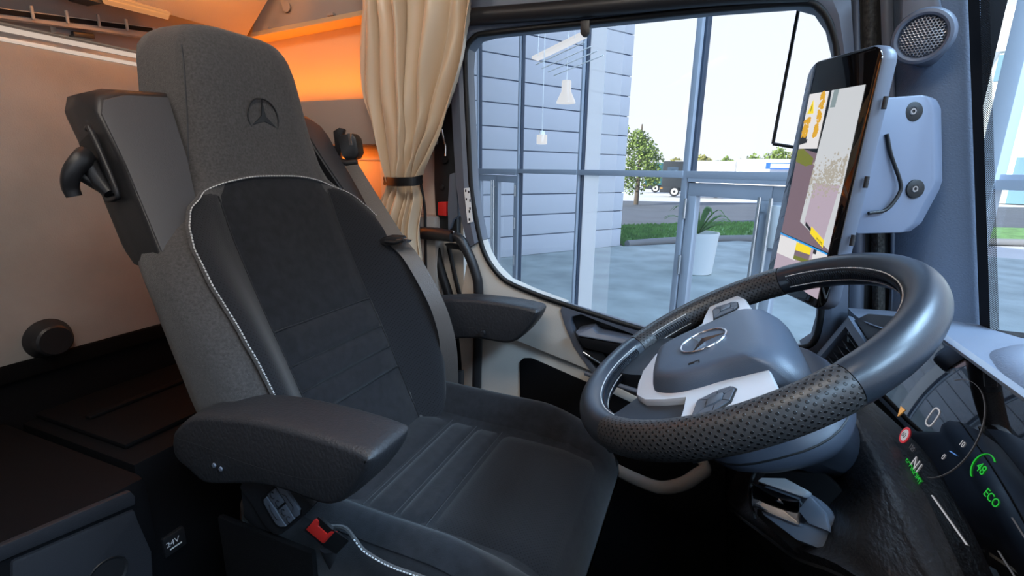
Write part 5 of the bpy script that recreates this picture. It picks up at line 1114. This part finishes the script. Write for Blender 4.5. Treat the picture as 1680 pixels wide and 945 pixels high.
# trucks and trailers
TW = mat('white_trailer_skin', (.82, .82, .80), .5); TEAL = mat('teal_truck_paint', (.03, .12, .13), .35); TDK = mat('dark_chassis', (.02, .025, .03), .7); TGL = mat('truck_window', (.05, .08, .12), .1); WHL = mat('alloy_wheel', (.6, .6, .58), .4); TIRE = mat('tyre_rubber', (.015, .015, .016), .9)
AMB = lit('amber_marker', (1, .5, .1), 1.0)
def lorry(p, s, body, lab):
    """lorry seen from its front left, nose towards -x"""
    t = root('lorry', p, lab, 'lorry'); P = lambda x, y, z: p + Vector((x * s, y * s, z * s))
    def b(name, a, c, m, par=t, bev=.05): return box(name, P(*a), P(*c), m, par, bev)
    b('cab', (0, 0, .9), (2.1, 2.4, 3.7), body, t, .15); b('chassis', (.1, .2, .55), (6.5, 2.2, .95), TDK)
    b('windscreen', (-.02, .2, 2.2), (.06, 2.2, 3.2), TGL); b('side_window', (.5, -.02, 2.2), (1.6, .04, 3.1), TGL); b('bumper', (-.15, 0, .4), (1.2, 2.4, 1.0), TDK)
    b('fuel_tank', (3.0, -.05, .5), (4.3, .5, 1.05), WHL, t, .1); b('headlight', (-.17, .1, .7), (-.12, .5, .95), WHITE); b('marker_light', (-.10, -.03, .75), (.15, .02, .95), AMB)
    for x in (1.4, 5.6):
        w = lathe('wheel', [(.001, 0), (.50, 0), (.52, .05), (.52, .3), (.001, .3)], P(x, -.05, .52), (0, 1, 0), TIRE, t, 24)
        w.scale = (1, 1, 1); lathe('rim', [(.001, .02), (.12, .06), (.14, .0), (.34, -.01), (.36, .02)], P(x, -.06, .52), (0, 1, 0), WHL, w, 20)
    return t
lorry(gd((-8.1977,65.4889,2.0120)), 1.0, TEAL, 'teal lorry parked in the yard behind the tree')
lorry(gd((-5.1898,55.7590,1.8876)), 1.0, TDK, 'dark lorry tractor parked in the yard left of the white trailers')
def trailer(q, L, z0, z1, lab):
    p = gd(q); t = root('trailer', p, lab, 'trailer')
    box('body', p + Vector((0, 0, z0)), p + Vector((L, 2.5, z1)), TW, t, .04); box('underframe', p + Vector((.3, .3, .75)), p + Vector((L - .3, 2.2, z0)), TDK, t)
    for k in range(3):
        lathe('wheel', [(.001, 0), (.48, 0), (.50, .05), (.50, .3), (.001, .3)], p + Vector((L - 1.6 - 1.2 * k, .05, .5)), (0, 1, 0), TIRE, t, 20)
    for k in range(1, 8): box('panel_rib', p + Vector((L * k / 8, -.02, z0 + .1)), p + Vector((L * k / 8 + .05, .01, z1 - .1)), TW, t)
    return t
trailer((-4.4368,61.8410,1.9926), 6.6, 1.0, 3.9, 'white box trailer behind the dark lorry in the yard')
tr2 = trailer((2.0972,61.9645,2.0624), 13.0, .9, 4.15, 'long white trailer with a blue sign at the right of the yard')
sg = Vector((5.1904,61.6820,1.9589)); box('blue_sign', (sg.x, sg.y - .3, sg.z - .35), (sg.x + 3.4, sg.y - .25, sg.z + .35), mat('blue_sign_print', (.03, .14, .55), .5), tr2)
box('sign_lettering_band', (sg.x + .45, sg.y - .33, sg.z - .22), (sg.x + 3.6, sg.y - .30, sg.z + .22), TW, tr2)
# pale building far to the right, seen through the windscreen
wh = root('warehouse', gd((24.8030,65.4585,2.3538)), 'pale warehouse with a blue band seen through the windscreen', 'building')
WHM = mat('pale_warehouse_skin', (.70, .78, .78), .6); WHB = mat('blue_fascia_band', (.16, .30, .40), .6)
q = gd((24.7169,65.4910,2.3534)); ex_ = Vector((.95, -.30, 0)); ey_ = Vector((.30, .95, 0))
def wbox(name, a, b, z0, z1, o0, o1, m, par):
    P = [q + ex_ * a + ey_ * o0, q + ex_ * b + ey_ * o0, q + ex_ * b + ey_ * o1, q + ex_ * a + ey_ * o1]
    return prism(name, [p + Vector((0, 0, z0)) for p in P], (0, 0, z1 - z0), m, par)
wbox('walls', 0, 45, 0, 14.5, 0, 20, WHM, wh)
wbox('roof_fascia', -.4, 45.4, 14.5, 18.5, -.4, 20, mat('white_fascia', (.85, .87, .88), .6), wh)
wbox('band', -.05, 45, 11.8, 14.2, -.1, .0, WHB, wh)
for k in range(5): wbox('shutter_door', 3 + 8 * k, 8 + 8 * k, 0, 4.5, -.08, .0, WHB, wh)
